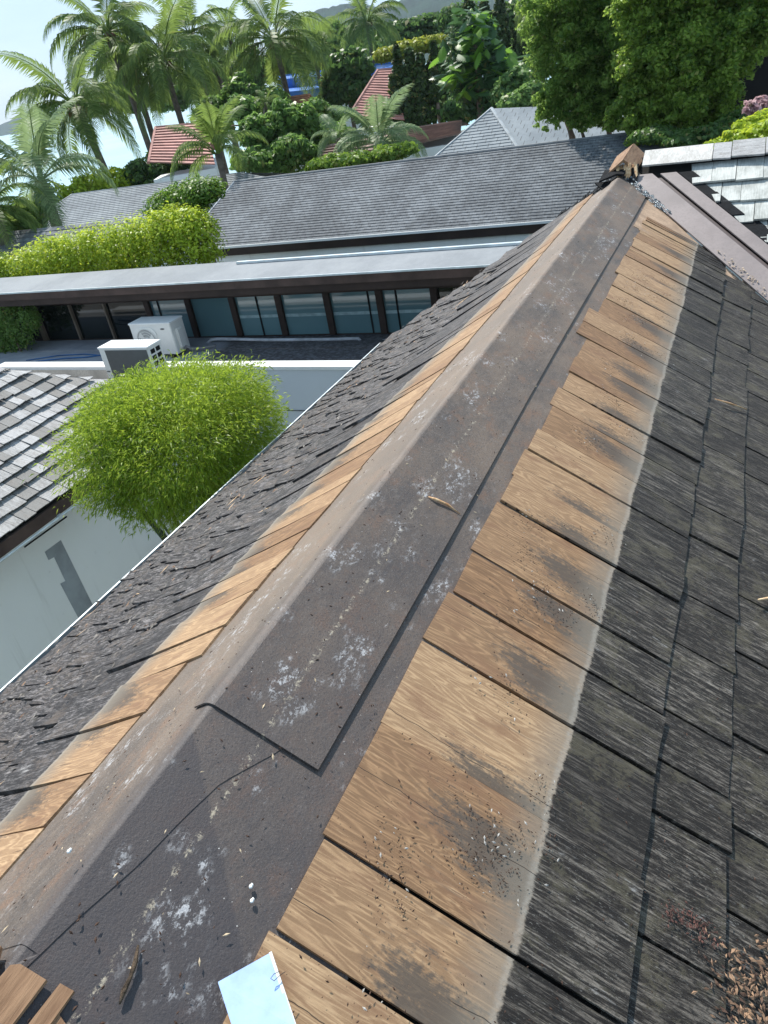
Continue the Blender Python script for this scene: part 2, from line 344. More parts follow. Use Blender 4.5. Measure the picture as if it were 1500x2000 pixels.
# deck under the shingles, one wedge each side
SE = 3.62
mesh('deck', [(0, Y0, -.012), (0, Y1 - .06, -.012), (-SE * CT, Y1 - .06, -SE * ST - .012), (-SE * CT, Y0, -SE * ST - .012),
              (0, Y0, -.10), (0, Y1 - .06, -.10), (-SE * CT, Y1 - .06, -SE * ST - .10), (-SE * CT, Y0, -SE * ST - .10)],
     [(0, 1, 2, 3), (7, 6, 5, 4), (2, 1, 5, 6), (3, 2, 6, 7), (1, 0, 4, 5), (0, 3, 7, 4)], DECK, near)
SR = 6.0
yv = 8.36 - 1.17 * SR * CT
mesh('deck', [(0.002, Y0, -.012), (.002, 8.40, -.012), (SR * CT, yv, -SR * ST - .012), (SR * CT, Y0, -SR * ST - .012)], [(0, 3, 2, 1)], DECK, near)
def shingle_mesh(s0, s1, w, h0, h1, thick, lift=0., cup=0., seed=0, cut=None, sgn=1, skew=0.):
    """top grid 4 x 3 with a skirt; cut(y)-> max s"""
    r = random.Random(seed); NU, NV = 4, 3; top = []
    for i in range(NU):
        for j in range(NV):
            t = i / (NU - 1); y = (j / (NV - 1) - .5) * w
            e = s1 + r.uniform(-.004, .004) + (j / (NV - 1) - .5) * skew
            if cut: e = min(e, cut(y))
            b = s0 + (j / (NV - 1) - .5) * skew * .6
            s = b + (e - b) * t
            if s < b: s = b
            z = h0 + (h1 - h0) * t + cup * (abs(j - 1) - .5) * t + lift * t * t + r.uniform(-.0008, .0008)
            top.append((s, y, z))
    v = list(top); f = []
    for i in range(NU - 1):
        for j in range(NV - 1): f.append((i * NV + j, (i + 1) * NV + j, (i + 1) * NV + j + 1, i * NV + j + 1))
    ring = [j for j in range(NV)] + [i * NV + NV - 1 for i in range(1, NU)] + [(NU - 1) * NV + j for j in range(NV - 2, -1, -1)] + [i * NV for i in range(NU - 2, 0, -1)]
    k = len(v)
    for q in ring:
        x, y, z = top[q]; v.append((x, y, z - thick))
    m = len(ring)
    for i in range(m): f.append((ring[i], ring[(i + 1) % m], k + (i + 1) % m, k + i))
    f.append(tuple(k + i for i in range(m)))
    return v, f
def put_shingle(fr, yc, args, mat, kw):
    v, f = shingle_mesh(*args, **kw)
    me = bpy.data.meshes.new('shingle'); me.from_pydata(v, [], f); me.materials.append(mat); me.update()
    return frame_obj('shingle', me, fr, yc)
J1 = [-1.1, -.80, -.55, -.28, .0, .20, .43, .659, .90, 1.268, 1.615, 1.872, 2.115, 2.472, 2.686, 2.92, 3.13, 3.40, 3.62, 3.83, 4.04, 4.345, 4.56, 4.80, 5.10, 5.377, 5.66, 5.90, 6.143, 6.33, 6.42, 6.62, 6.70, 6.88, 6.95, 7.05, 7.12, 7.18, 7.25, 7.33, 7.38, 7.46]
J2 = [-1.1, -.75, -.4, -.05, .30, .62, .78, 1.129, 1.509, 1.70, 1.915, 2.26, 2.56, 2.978, 3.27, 3.618, 3.86, 4.174, 4.55, 4.88, 5.24, 5.53, 5.80, 6.1, 6.35, 6.6, 6.86, 7.05, 7.2]
J3 = [-1.1, -.7, -.35, 0, .33, .66, 1.0, 1.337, 1.62, 1.98, 2.4, 2.75, 3.103, 3.45, 3.8, 4.1, 4.5, 4.85, 5.2, 5.5, 5.85, 6.252, 6.5, 6.75, 7.0]
def joints(a, b, seed, lo=.17, hi=.40):
    r = random.Random(seed); L = [a]
    while L[-1] < b: L.append(L[-1] + r.uniform(lo, hi))
    return L
BUTT = [1.222, 1.475, 1.625 + .09]
cnt = 0
rest = MB()
for ci in range(20):
    s1 = 1.222 + .2485 * ci
    s0 = .415 if ci == 0 else s1 - .2485 - .05
    L = [J1, J2, J3][ci] if ci < 3 else joints(-1.1, 7.2, 40 + ci)
    for i in range(len(L) - 1):
        a, b = L[i], L[i + 1]; yc = (a + b) / 2; g = rnd.choice([.005, .008, .013, .018] if ci else [.006, .010, .015, .018]) ; wdt = b - a - g
        if valley_s(a) < s0 + .03: continue
        th = rnd.uniform(.009, .017); seed = rnd.randrange(10**6)
        if ci == 0:
            s0j = s0 + rnd.uniform(-.012, .012) + (-.05 if 4.3 < yc < 4.9 else .012 if 3.1 < yc < 4.3 else 0)
            h0, h1 = rnd.choice([.008, .011, .016]), rnd.choice([.010, .013, .020])
        else: s0j = s0; h0, h1 = .001, rnd.choice([.008, .010, .016])
        args = (s0j, s1 + rnd.uniform(-.006, .006), wdt, h0, h1, th if ci else th * .8)
        kw = dict(lift=rnd.uniform(0, .004), cup=rnd.uniform(-.003, .005), seed=seed, skew=rnd.uniform(-.012, .012), cut=lambda y, yc=yc: valley_s(y + yc))
        if ci < 6: put_shingle(FR, yc, args, SH_FRESH if ci == 0 else SH_OLD, kw); cnt += 1
        else:
            v, f = shingle_mesh(*args, **kw); M4 = Matrix.Translation((0, yc, 0)) @ FR
            rest.add([M4 @ Vector(q) for q in v], f)
# left slope
restl = MB()
JL = [-1.2, -.7, -.2, .05, .25, .50, .72, .90, 1.13, 1.36, 1.52, 1.72, 1.85, 1.98, 2.12, 2.3, 2.5, 2.62, 2.85, 3.0, 3.1, 3.35, 3.5, 3.7, 3.8, 4.05, 4.2, 4.4, 4.7, 4.85, 5.0, 5.35, 5.7, 6.0, 6.3, 6.65, 6.9, 7.2, 7.5, 7.8, 8.1, 8.4, 8.70]
for ci in range(10):
    s1 = 1.262 + .262 * ci; s0 = .405 if ci == 0 else s1 - .262 - .05
    L = JL if ci == 0 else joints(-1.2, 8.3, 80 + ci, .07, .20)
    if ci: L[-1] = 8.78
    for i in range(len(L) - 1):
        a, b = L[i], L[i + 1]; yc = (a + b) / 2; wdt = b - a - rnd.choice([.004, .007, .014])
        if ci == 0: h0, h1, lf = rnd.uniform(.008, .013), rnd.uniform(.024, .034), rnd.choice([0, .004, .010, .022])
        else: h0, h1, lf = .001, rnd.uniform(.015, .035), rnd.choice([0, .006, .014, .034])
        s0j = s0 + (rnd.uniform(-.05, .02) if ci == 0 else 0)
        if ci == 0: s0j = (.448 if yc < 1.3 else .378 - .035 * min(1, (yc - 1.3) / 3)) + rnd.uniform(-.012, .008); s1 = 1.20
        if ci == 9: s1 = 3.575; lf *= .2
        args = (s0j, s1 + rnd.uniform(-.05, .03) * (.4 if ci == 9 else 1), wdt, h0, h1, rnd.uniform(.010, .018))
        kw = dict(lift=lf, cup=rnd.uniform(-.005, .012), seed=rnd.randrange(10**6), skew=rnd.uniform(-.03, .03))
        if ci < 1 or cnt < 296: put_shingle(FL, yc, args, SH_BLF if ci == 0 else SH_BL, kw); cnt += 1
        else:
            v, f = shingle_mesh(*args, **kw); M4 = Matrix.Translation((0, yc, 0)) @ FL
            restl.add([M4 @ Vector(q) for q in v], f)
tag(rest.build('shingles', SH_OLD, near), kind='stuff'); tag(restl.build('shingles', SH_BL, near), kind='stuff')
# felt sheets following the folded ridge
def felt_sheet(name, edge_l, edge_r, ya, yb, off, ny=70, nx=22, skirt=True, seed=1):
    r = np.random.RandomState(seed); v = []; f = []
    for i in range(ny + 1):
        y = ya + (yb - ya) * i / ny
        for j in range(nx + 1):
            el, er = edge_l(y), edge_r(y); s = el + (er - el) * j / nx
            if el < -.03 and er > .03:      # columns gathered at the fold
                u = j / nx; k0 = .35
                if u < k0: s = el + (-.0085 - el) * u / k0
                elif u < .6: s = -.0085 + .017 * (u - k0) / (.6 - k0)
                else: s = .0085 + (er - .0085) * (u - .6) / .4
            rr = .008; a = abs(s)
            zz = -a * ST
            if a < rr: zz = -(a * a / (2 * rr) + rr / 2) * ST     # soft fold
            x = s * CT
            wob = .0010 * math.sin(y * 2.1 + seed) + .0005 * math.sin(y * 7.7 + s * 3)
            n_ = (ST * (1 if s > 0 else -1) * min(1, a / rr), CT)
            o = off + wob
            v.append((x + n_[0] * o, y, zz + n_[1] * o))
    W = nx + 1
    for i in range(ny):
        for j in range(nx): f.append((i * W + j, i * W + j + 1, (i + 1) * W + j + 1, (i + 1) * W + j))
    if skirt:
        ring = list(range(W)) + [i * W + nx for i in range(1, ny + 1)] + [ny * W + j for j in range(nx - 1, -1, -1)] + [i * W for i in range(ny - 1, 0, -1)]
        k = len(v)
        for q in ring: v.append(v[q])
        for q in ring: x, y, z = v[q]; v.append((x, y, z - .006))
        m = len(ring)
        for i in range(m): f.append((k + (i + 1) % m, k + i, k + m + i, k + m + (i + 1) % m))
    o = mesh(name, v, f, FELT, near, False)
    return o
LE = lambda y: -.47 + .012 * math.sin(y * 1.7)
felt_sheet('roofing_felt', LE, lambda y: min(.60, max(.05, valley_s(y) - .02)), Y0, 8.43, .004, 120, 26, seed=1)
cutx = lambda y: 0
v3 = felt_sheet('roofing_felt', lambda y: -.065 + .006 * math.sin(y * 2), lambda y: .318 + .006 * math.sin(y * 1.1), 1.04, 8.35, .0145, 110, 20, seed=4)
def seam(y):
    P = [(-1.0, -.27), (.344, .023), (.64, .091), (.879, .135), (1.03, .215), (1.12, .24)]
    for (ya, sa), (yb, sb) in zip(P, P[1:]):
        if y <= yb: return sa + (sb - sa) * (y - ya) / (yb - ya)
    return P[-1][1]
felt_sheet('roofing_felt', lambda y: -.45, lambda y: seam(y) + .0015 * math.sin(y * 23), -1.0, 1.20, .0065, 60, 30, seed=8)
m_ = MB(); m_.prism([(.36 * CT, 7.0, -.36 * ST + .0), (.36 * CT, 8.1, -.36 * ST + .0), (valley_s(7.05) * CT, 7.05, -valley_s(7.05) * ST + .0), (valley_s(7.0) * CT, 7.0, -valley_s(7.0) * ST + .0)], (0, 0, .009)); m_.build('sheathing_board', plain('bare_sheathing', (.36, .25, .17), .8, .3, 6., fine=.3), near)
# eave metal and verge on the left slope
e = MB(); e.box((-SE * CT - .035, Y0, -SE * ST - .13), (-SE * CT - .02, Y1, -SE * ST + .035)); e.build('drip_edge', ALU, near)
vb = MB(); vb.prism([(0, Y1 - .05, -.02), (-SE * CT, Y1 - .05, -SE * ST - .02), (-SE * CT, Y1 - .05, -SE * ST - .2), (0, Y1 - .05, -.2)], (0, .03, 0)); vb.build('verge_board', FASCIAD, near)
# walls that carry the roof
wl = MB(); wl.box((-2.75, Y0, GZ), (-2.6, 8.6, -1.75)); wl.box((-2.75, 8.45, GZ), (.3, 8.6, -1.75)); wl.box((4.4, Y0, GZ), (4.55, 3, -2.75)); wl.build('wall', WALLG, near)
# black ragged membrane at the verge near the apex
bm_ = MB(); r9 = random.Random(3)
for i in range(16):
    s = .02 + i * .05; y = 8.74 + r9.uniform(-.02, .05); hh = r9.uniform(.02, .06)
    p = [(-s * CT, y, -s * ST + hh), (-(s + .07) * CT, y + .01, -(s + .07) * ST + hh * .6), (-(s + .07) * CT, y - .16, -(s + .07) * ST + .01), (-s * CT, y - .14, -s * ST + .01)]
    bm_.prism(p, (0, 0, -.01))
bm_.build('torn_membrane', BITUM, near)
# ridge cap at the apex: tent of two boards, broken near end
def rboard(name, pts, vec, mat, parent): m = MB(); m.prism(pts, vec); return m.build(name, mat, parent, bevel=0)
cap = thing('ridge_cap', 'broken brown timber cap sitting at the far end of the ridge', 'ridge cap', loc=(0, 8.5, 0))
a0 = (-.13, 8.42, .035); a1 = (-.055, 8.80, .17)
rboard('cap_board', [(-.14, 8.40, .03), (.03, 8.38, .16), (.07, 8.86, .235), (-.10, 8.88, .13)], (.004, 0, -.022), CAPWOOD, cap)
rboard('cap_board', [(.035, 8.39, .16), (.155, 8.46, .05), (.20, 8.86, .11), (.075, 8.86, .235)], (-.01, 0, -.022), CAPWOOD, cap)
sm = MB(); r5 = random.Random(9)
for i in range(9):
    x = -.02 + i * .022; y = 8.33 + r5.uniform(-.02, .05)
    sm.prism([(x, y, .0 + r5.uniform(-.02, .02)), (x + .018, y + .01, .01), (x + r5.uniform(-.005, .03), y + .08, .07 + r5.uniform(0, .06)), (x + r5.uniform(-.02, .0), y + .07, .07 + r5.uniform(0, .05))], (.006, .02, .0))
sm.build('splinter', SPLIT, cap)
mm = MB(); mm.prism([(-.20, 8.36, -.03), (-.02, 8.30, .03), (.05, 8.30, .02), (.06, 8.42, .05), (-.16, 8.48, .05)], (0, 0, .018)); mm.prism([(.10, 8.26, -.06), (.16, 8.30, -.04), (.16, 8.44, .10), (.10, 8.42, .06)], (.02, 0, 0)); mm.build('black_mastic', BITUM, cap)
# remnants of the near ridge caps
def cap_piece(label, poly, top=.030, th=.014, mat=CAPWOOD):
    o = MB()
    P = []
    for s, y in poly: P.append((s * CT, y, -abs(s) * ST + top))
    o.prism(P, (0, 0, -th)); q = o.build('cap_board', mat); tag(q, label, 'board', 'broken ridge boards at the near end'); return q
cap_piece('wider broken brown ridge board in the bottom corner', [(.016, .352), (.030, .362), (.088, .364), (.085, .25), (.075, .05), (-.02, .05)], .024, .007)
cap_piece('thin sliver of brown board beside the wider broken one', [(.112, .372), (.142, .374), (.140, .20), (.115, .05), (.095, .05)], .022, .006)
cap_piece('blunt board end poking in at the frame edge', [(-.10, .37), (-.035, .372), (-.008, .352), (-.03, .05), (-.14, .05)], .040, .010)
cap_piece('low brown board lying flat under the sliver', [(.135, .335), (.20, .315), (.26, .10), (.145, .10)], .016, .004)

# ---------------------------------------------------------------- wing roof on the right with valley
wing = thing('wing_roof', 'roof wing with white grey shingles and a pale capped ridge at right', 'roof')
K = .51; WA = math.atan(K); CW, SW = math.cos(WA), math.sin(WA)
def W(x, t, h=0.):       # t metres down the slope from the cap line (y=8.46), h above the plane
    return (x, 8.46 - t * CW - h * SW * -1 * 0 - h * SW, -t * SW + h * CW)
vx = lambda y: .16 + (8.42 - y) / 1.17        # x of the valley centre at y
mesh('deck', [W(-.0, -.30, -.03), W(9, -.30, -.03), W(9, 6, -.03), W(4.6, 6, -.03)], [(0, 3, 2, 1)], DECK, wing)
mesh('deck', [(-.0, 8.72, .10), (9, 8.72, .10), (9, 11.5, -1.3), (-.0, 11.5, -1.3)], [(0, 1, 2, 3)], SH_PALE, wing)
# cap boards along the ridge
xs = [.20, .845, 1.01, 1.30, 1.58, 1.9, 2.2, 2.5, 2.8, 3.1, 3.4]
for i in range(len(xs) - 1):
    a, b = xs[i] + .003, xs[i + 1] - .003; h = .018 if i == 0 else rnd.uniform(.006, .02)
    m = MB(); m.prism([(a, 8.455, .060 + h), (b, 8.44 - (0 if i == 0 else rnd.uniform(0, .03)), .055 + h), (b, 8.69, .158 + h), (a, 8.70, .160 + h)], (0, .006, -.016))
    m.build('ridge_board', CAPPALE if i == 0 else SH_PALE, wing)
def wing_shingles():
    n = 0
    for r_ in range(9):
        t1 = .0 + .292 * (r_ + 1) - .02; t0 = t1 - .34
        L = {0: [.66, .858, 1.07, 1.30, 1.52, 1.8], 1: [.80, .96, 1.125, 1.36, 1.6, 1.85], 2: [.95, 1.25, 1.44, 1.7, 1.95]}.get(r_, [])
        x = L[-1] if L else .2
        while x < 5.2: x += rnd.uniform(.17, .30); L.append(x)
        for i in range(len(L) - 1):
            a, b = L[i], L[i + 1]
            lim = vx(8.46 - t1 * CW) + .36
            if b < lim: continue
            a2 = a
            m = MB(); h1 = rnd.uniform(.032, .050); j = rnd.uniform(-.012, .012); g = rnd.choice([.003, .006])
            bl = a2 if a2 > lim else lim
            ta, tb = t1 + j, t1 + j + rnd.uniform(-.006, .006)
            # valley side is cut along the valley
            xa0 = max(a2, vx(8.46 - t0 * CW) + .36)
            top = [W(xa0, t0, .002), W(b - g, t0, .002), W(b - g, tb, h1), W(bl, ta, h1)]
            m.add([top[0], top[1], top[2], top[3]] + [W(xa0, t0, -.01), W(b - g, t0, -.01), W(b - g, tb, h1 - .02), W(bl, ta, h1 - .02)],
                  [(0, 3, 2, 1), (3, 7, 6, 2), (2, 6, 5, 1), (0, 4, 7, 3), (4, 5, 6, 7)])
            o = m.build('shingle', SH_PALE2, wing); n += 1
    return n
def pale2():
    n = NT('bleached_shingle_wood'); f = n.noise(n.scaled((80, 8, 8)), 1, 4, .7); g = n.noise(n.scaled((5, 4, 4)), 1, 4, .6)
    c = n.mix(n.ss(n.math('ADD', n.math('MULTIPLY', f, .4), n.math('MULTIPLY', g, .6)), .35, .62), (.27, .28, .26), (.52, .53, .50))
    n.bump(f, .5, .004); return n.fin(c, .7, .3)
SH_PALE2 = pale2()
wing_shingles()
# valley metal: left pan, raised dark rib, right pan
def vstrip(name, a, b, h, mat, t0=.06, t1=5.2, hb=None, n=30):
    hb = h if hb is None else hb; v = []; f = []
    for i in range(n + 1):
        t = t0 + (t1 - t0) * i / n; y = 8.46 - t * CW; x = vx(y)
        z = -t * SW
        v += [(x + a, y, z + h), (x + b, y, z + hb)]
    for i in range(n): f.append((2 * i, 2 * i + 2, 2 * i + 3, 2 * i + 1))
    v2 = [(p[0], p[1], p[2] - .012) for p in v]; k = len(v); 
    f += [(2 * i, k + 2 * i, k + 2 * i + 2, 2 * i + 2) for i in range(n)] + [(2 * i + 1, 2 * i + 3, k + 2 * i + 3, k + 2 * i + 1) for i in range(n)] + [(0, 1, k + 1, k)]
    return mesh(name, v + v2, f, mat, wing)
vstrip('valley_liner', -.42, -.131, -.004, BITUM)
vstrip('valley_flashing', -.13, .135, .03, METALW)
vstrip('valley_rib', .137, .195, .006, METALD, t0=.1)
vstrip('valley_flashing', .197, .345, .034, METALW, t0=.08)
# bitumen blocks beside the right pan
for i in range(15):
    t = .10 + i * .165; y = 8.46 - t * CW; x = vx(y) + .35
    m = MB(); w_ = rnd.uniform(.10, .17); h = rnd.uniform(.0, .02)
    m.prism([(x, y, -t * SW + h), (x + .135, y - .155, -(t + .176) * SW + h), (x + .135 + w_, y - .155, -(t + .176) * SW + h), (x + w_, y, -t * SW + h)], (0, 0, .02)); m.build('bitumen_strip', BITUM, wing)
# torn foil along the near roof side of the valley
ff = MB(); r8 = random.Random(5)
for i in range(120):
    t = r8.uniform(.02, .62); y = 8.46 - t * CW - .05; x = vx(y) - .16 + r8.uniform(-.035, .05); z = -(x / CT) * ST * .0 - (8.44 - y) * .51 + .02 + r8.uniform(0, .03); d = r8.uniform(.015, .04)
    ff.add([(x, y, z), (x + d, y - d * r8.uniform(.3, 1), z - d * .5), (x + d * .6, y - d * .2, z + d * r8.uniform(-.3, .6)), (x - d * .3, y + d * .5, z + d * .3)], [(0, 1, 2), (0, 2, 3)])
tag(ff.build('torn_foil', LEAD, wing), kind='stuff')

# ---------------------------------------------------------------- litter on the near roof
def onR(px, py, up=0.):
    n_ = np.array([.6, 0, 1.]); r = ray(px, py); k = -np.dot(n_, CAM) / np.dot(n_, r); return CAM + r * k + np.array([ST, 0, CT]) * up
def crumbs(name, label, n, fn, size, mat, seed, flat=.5, elong=1.8, curl=0.):
    r = random.Random(seed); m = MB()
    for i in range(n):
        p, nn = fn(r)
        s = size * r.uniform(.4, 1.5); a = r.uniform(0, math.tau)
        t1 = Vector(nn).orthogonal().normalized(); t2 = Vector(nn).cross(t1)
        u = (t1 * math.cos(a) + t2 * math.sin(a)) * s * elong; v = (t2 * math.cos(a) - t1 * math.sin(a)) * s; q = Vector(nn) * s * flat
        p = Vector(p) + Vector(nn) * (.002)
        c1 = r.uniform(-.4, 1) * curl * s
        N3 = Vector(nn)
        m.add([p - u, p + v * .7 + N3 * c1 * .3, p + u + N3 * c1, p - v * .8, p + q + v * .2], [(0, 3, 4), (3, 2, 4), (2, 1, 4), (1, 0, 4)])
    return tag(m.build(name, mat), label, 'litter', None, 'stuff')
def feltpt(r):
    y = .15 + 8.2 * r.random() ** 1.8; s = r.uniform(-.38, .40)
    return (s * CT, y, -abs(s) * ST + .016), (ST * (1 if s > 0 else -1), 0, CT)
BARK = plain('bark_crumb', (.055, .03, .02), .8, .5, 30.)
PALEBIT = plain('dry_straw', (.42, .33, .22), .8, .4, 30.)
DRY = NT('dry_leaf'); gg = DRY.t.nodes.new('ShaderNodeNewGeometry')
DRY = DRY.fin(DRY.mix(gg.outputs['Random Per Island'], (.035, .016, .012), (.36, .22, .13)), .6, .3)
crumbs('bark_crumbs', 'dark bark crumbs sprinkled over the brown ridge felt', 650, feltpt, .0026, BARK, 1, .6)
crumbs('straw_bits', 'pale straw bits sprinkled over the brown ridge felt', 130, feltpt, .0028, PALEBIT, 2, .4, 2.5)
def _u(): pass
def rsl(s0, s1, y0=.1, y1=7., pw=1.6, h=.032):
    def fn(r):
        y = y0 + (y1 - y0) * r.random() ** pw; s = r.uniform(s0, s1); return (s * CT + ST * h, y, -s * ST + CT * h), (ST, 0, CT)
    return fn
def clumps(centers, spread, h):
    def fn(r):
        s, y = r.choice(centers); s += r.gauss(0, spread); y += r.gauss(0, spread); return (s * CT + ST * h, y, -s * ST + CT * h), (ST, 0, CT)
    return fn
cc_ = [(rnd.uniform(.55, .92), rnd.uniform(.4, 6) ) for _ in range(46)]
crumbs('bark_crumbs', 'dark bark crumbs caught in clumps on the bare brown shingles', 1700, clumps(cc_, .04, .022), .0021, BARK, 3, .6)
crumbs('bark_crumbs', 'loose bark crumbs spread over the right hand shingles', 1100, rsl(.45, 2.0, h=.022), .0024, BARK, 4, .6)
crumbs('grey_flakes', 'pale flakes caught among crumbs on the bare brown shingles', 260, clumps(cc_, .045, .027), .0028, plain('grey_flake', (.38, .36, .33), .8, .3, 20.), 6, .5)
crumbs('dry_leaves', 'heap of curled dry leaves on dark shingles in the bottom corner', 480, clumps([(1.50, 1.12), (1.54, 1.18), (1.58, 1.13), (1.51, 1.05), (1.56, 1.02), (1.60, 1.08), (1.64, 1.18), (1.60, 1.25), (1.66, 1.1), (1.49, 1.2), (1.6, .98)], .042, .017), .0050, DRY, 7, .5, 1.7, 1.2)
crumbs('dry_leaves', 'small drift of reddish leaf scraps on a dark shingle', 170, clumps([(1.31, 1.225), (1.35, 1.235), (1.39, 1.23), (1.42, 1.235)], .016, .016), .0030, plain('red_scrap', (.10, .045, .035), .7, .5, 30.), 8, .5, 1.6, 1.)
def lsl(r):
    s = 1.1 + 2.4 * r.random() ** .8; y = .6 + 8 * r.random(); h = .05; return (-s * CT - ST * h, y, -s * ST + CT * h), (-ST, 0, CT)
crumbs('bark_strips', 'torn bark and wood scraps littering the left hand shingles', 1500, lsl, .008, plain('grey_scrap', (.15, .135, .12), .8, .7, 9.), 9, .5, 2.6, 1.5)
crumbs('dry_leaves', 'reddish dry leaves scattered over the left hand shingles', 260, lsl, .010, DRY, 10, .5, 1.6, 1.5)
crumbs('wood_slivers', 'pale split wood slivers lying on the left hand shingles', 34, lsl, .007, SPLIT, 12, .3, 9., .6)
def vsl(r):
    t = r.uniform(1.2, 2.9); y = 8.46 - t * CW; return (vx(y) - r.uniform(.05, .125), y, -t * SW + .040), (0, SW, CW)
crumbs('dry_leaves', 'pale crumbs of leaf gathered along the valley metal', 190, vsl, .007, plain('pale_leaf_crumb', (.72, .58, .40), .8, .3, 30.), 13, .5, 1.5, 1.)
def curve_stick(name, label, cat, pts, rad, mat):
    m = MB(); m.tube(pts, rad, 6); o = m.build(name, mat, None, True); return tag(o, label, cat)
curve_stick('bark_stick', 'rough grey brown bark stick lying on dark felt', 'stick',
            [onR(268, 1850, .014), onR(262, 1885, .017), onR(252, 1915, .016), onR(240, 1940, .017), onR(232, 1965, .013)], [.002, .0052, .004, .0058, .002], plain('stick_bark', (.17, .12, .08), .8, .7, 60., bump=1.))
curve_stick('wood_sliver', 'pale curled wood sliver lying across the felt lap', 'sliver', [onR(833, 977, .019), onR(846, 984, .024), onR(870, 994, .023), onR(896, 1011, .018)], [.002, .006, .005, .001], SPLIT)
curve_stick('wood_sliver', 'short pale sliver on dark shingles by the right frame edge', 'sliver', [onR(1472, 1180, .03), onR(1490, 1178, .034), onR(1520, 1180, .03)], [.004, .006, .005], SPLIT)
curve_stick('wood_sliver', 'long pale sliver on dark shingles below the sloping metal valley', 'sliver', [onR(1390, 787, .03), onR(1420, 797, .034), onR(1452, 807, .03)], [.002, .006, .003], SPLIT)
curve_stick('wire_clip', 'small dark wire loop lying on the pale blue sheet', 'wire', [onR(533, 1912, .055), onR(522, 1918, .058), onR(516, 1926, .056), onR(524, 1929, .05), onR(536, 1918, .054), onR(545, 1912, .052)], .0007, plain('dark_wire', (.04, .04, .04), .5))
def pebble(px, py, label):
    c = onR(px, py, .015); bm = bmesh.new(); bmesh.ops.create_icosphere(bm, subdivisions=2, radius=.0052)
    for v in bm.verts: v.co = Vector((v.co.x * .85, v.co.y * 1.25, v.co.z * .8)) * (1 + .12 * math.sin(v.co.x * 900 + v.co.y * 700))
    me = bpy.data.meshes.new('pebble'); bm.to_mesh(me); bm.free(); me.materials.append(WHITE)
    o = bpy.data.objects.new('pebble', me); link(o); o.location = c; tag(o, label, 'pebble', 'white pebbles on the felt')
pebble(488, 1735, 'upper white pebble of the close pair on dark felt'); pebble(490, 1763, 'lower white pebble of the close pair on dark felt'); pebble(135, 1667, 'lone white pebble on the felt near the bare left shingles')
sh = MB()
P = [onR(420, 1925, .028), onR(522, 1870, .040), onR(566, 2020, .052), onR(600, 2120, .055), onR(470, 2090, .036)]
P = [tuple(p) for p in P]; sh.prism(P, (0, 0, -.004)); so_ = sh.build('sheet_offcut', None or plain('pale_blue_sheet', (.42, .56, .86), .12, .12, 14., .8), bevel=.0008)
tag(so_, 'glossy pale blue sheet offcut lying half over the felt edge', 'sheet')
bd = MB(); q0, q1 = np.array(P[1]), np.array(P[3]); inn = np.array(P[0]) - q0; inn /= np.linalg.norm(inn)
bd.prism([q0 + (0, 0, .0012), q1 + (0, 0, .0012), q1 + inn * .008 + (0, 0, .0012), q0 + inn * .006 + (0, 0, .0012)], (0, 0, .0006)); eo = bd.build('edge_band', WHITE, so_)

# ---------------------------------------------------------------- neighbour house on the left
XW = -7.6
nb = thing('neighbour_house', 'white house with pale grey shingle roof beside the bamboo', 'house')
e0 = atX(75, 1003, XW); EX, EZ = e0[0], e0[2]; YC = 9.0
NBF = Matrix(((CT, 0, ST), (0, 1, 0), (-ST, 0, CT))).to_4x4()
expo = .215; LS = 4.2
nbs = 0
# hip edge: y = YC - (EX - x)
org = Vector((EX - LS * CT, 0, EZ + LS * ST))
for ci in range(19):
    s1 = LS - ci * expo; s0 = s1 - expo - .05
    xx = EX - (LS - s1) * CT; ymax = YC - (EX - xx) ; ylow = 1.5
    L = joints(ylow + rnd.uniform(0, .1), ymax + .25, 300 + ci, .13, .24)
    for i in range(len(L) - 1):
        a, b = L[i], L[i + 1]
        if a > ymax - .02 or nbs >= 300 and False: break
        b = min(b, ymax + .1); yc = (a + b) / 2
        def cut(y, yc=yc): return 99
        v, f = shingle_mesh(s0, s1 + rnd.uniform(-.01, .01), b - a - rnd.choice([.006, .012]), .001, rnd.uniform(.040, .066), .016, seed=rnd.randrange(10**6), cup=rnd.uniform(-.002, .004), skew=rnd.uniform(-.01, .01))
        # trim along the hip
        vv = []
        for q in v:
            X = org.x + q[0] * CT; lim = YC - (EX - X) + .03
            vv.append((q[0], min(q[1], lim - yc), q[2]))
        # only what the camera can see is kept as single pieces
        if b > 4.2 and nbs < 298:
            me = bpy.data.meshes.new('shingle'); me.from_pydata(vv, [], f); me.materials.append(SH_PALE); me.update()
            o = bpy.data.objects.new('shingle', me); link(o, nb); o.matrix_local = Matrix.Translation(org + Vector((0, yc, 0))) @ NBF; nbs += 1
        else:
            if 'nbrest' not in globals(): nbrest = MB()
            M4 = Matrix.Translation(org + Vector((0, yc, 0))) @ NBF; nbrest.add([M4 @ Vector(q) for q in vv], f)
tag(nbrest.build('shingles', SH_PALE, nb), kind='stuff')
tx, tz = EX - LS * CT, EZ + LS * ST
m = MB(); m.add([(EX, 1.5, EZ - .01), (EX, YC, EZ - .01), (tx, YC - (EX - tx), tz - .01), (tx, 1.5, tz - .01), (tx, YC, EZ - .01)], [(0, 1, 2, 3)]); m.build('deck', DECK, nb)
m = MB(); m.add([(EX, YC, EZ - .02), (tx, YC - (EX - tx), tz - .02), (EX - 2 * LS * CT, YC, EZ - .02)], [(0, 1, 2)]); m.build('roof_slope', SH_PALE, nb)
m = MB(); m.box((EX - .02, 1.5, EZ - .17), (EX + .02, YC, EZ - .02)); m.build('fascia', FASCIA, nb)
m = MB(); m.tube([(EX + .04, 1.5, EZ - .19), (EX + .04, YC, EZ - .19)], .016, 8); m.box((EX - .01, 5.55, EZ - .21), (EX + .06, 5.6, EZ - .16)); m.build('gutter_pipe', ALU, nb)
WX = EX - .38
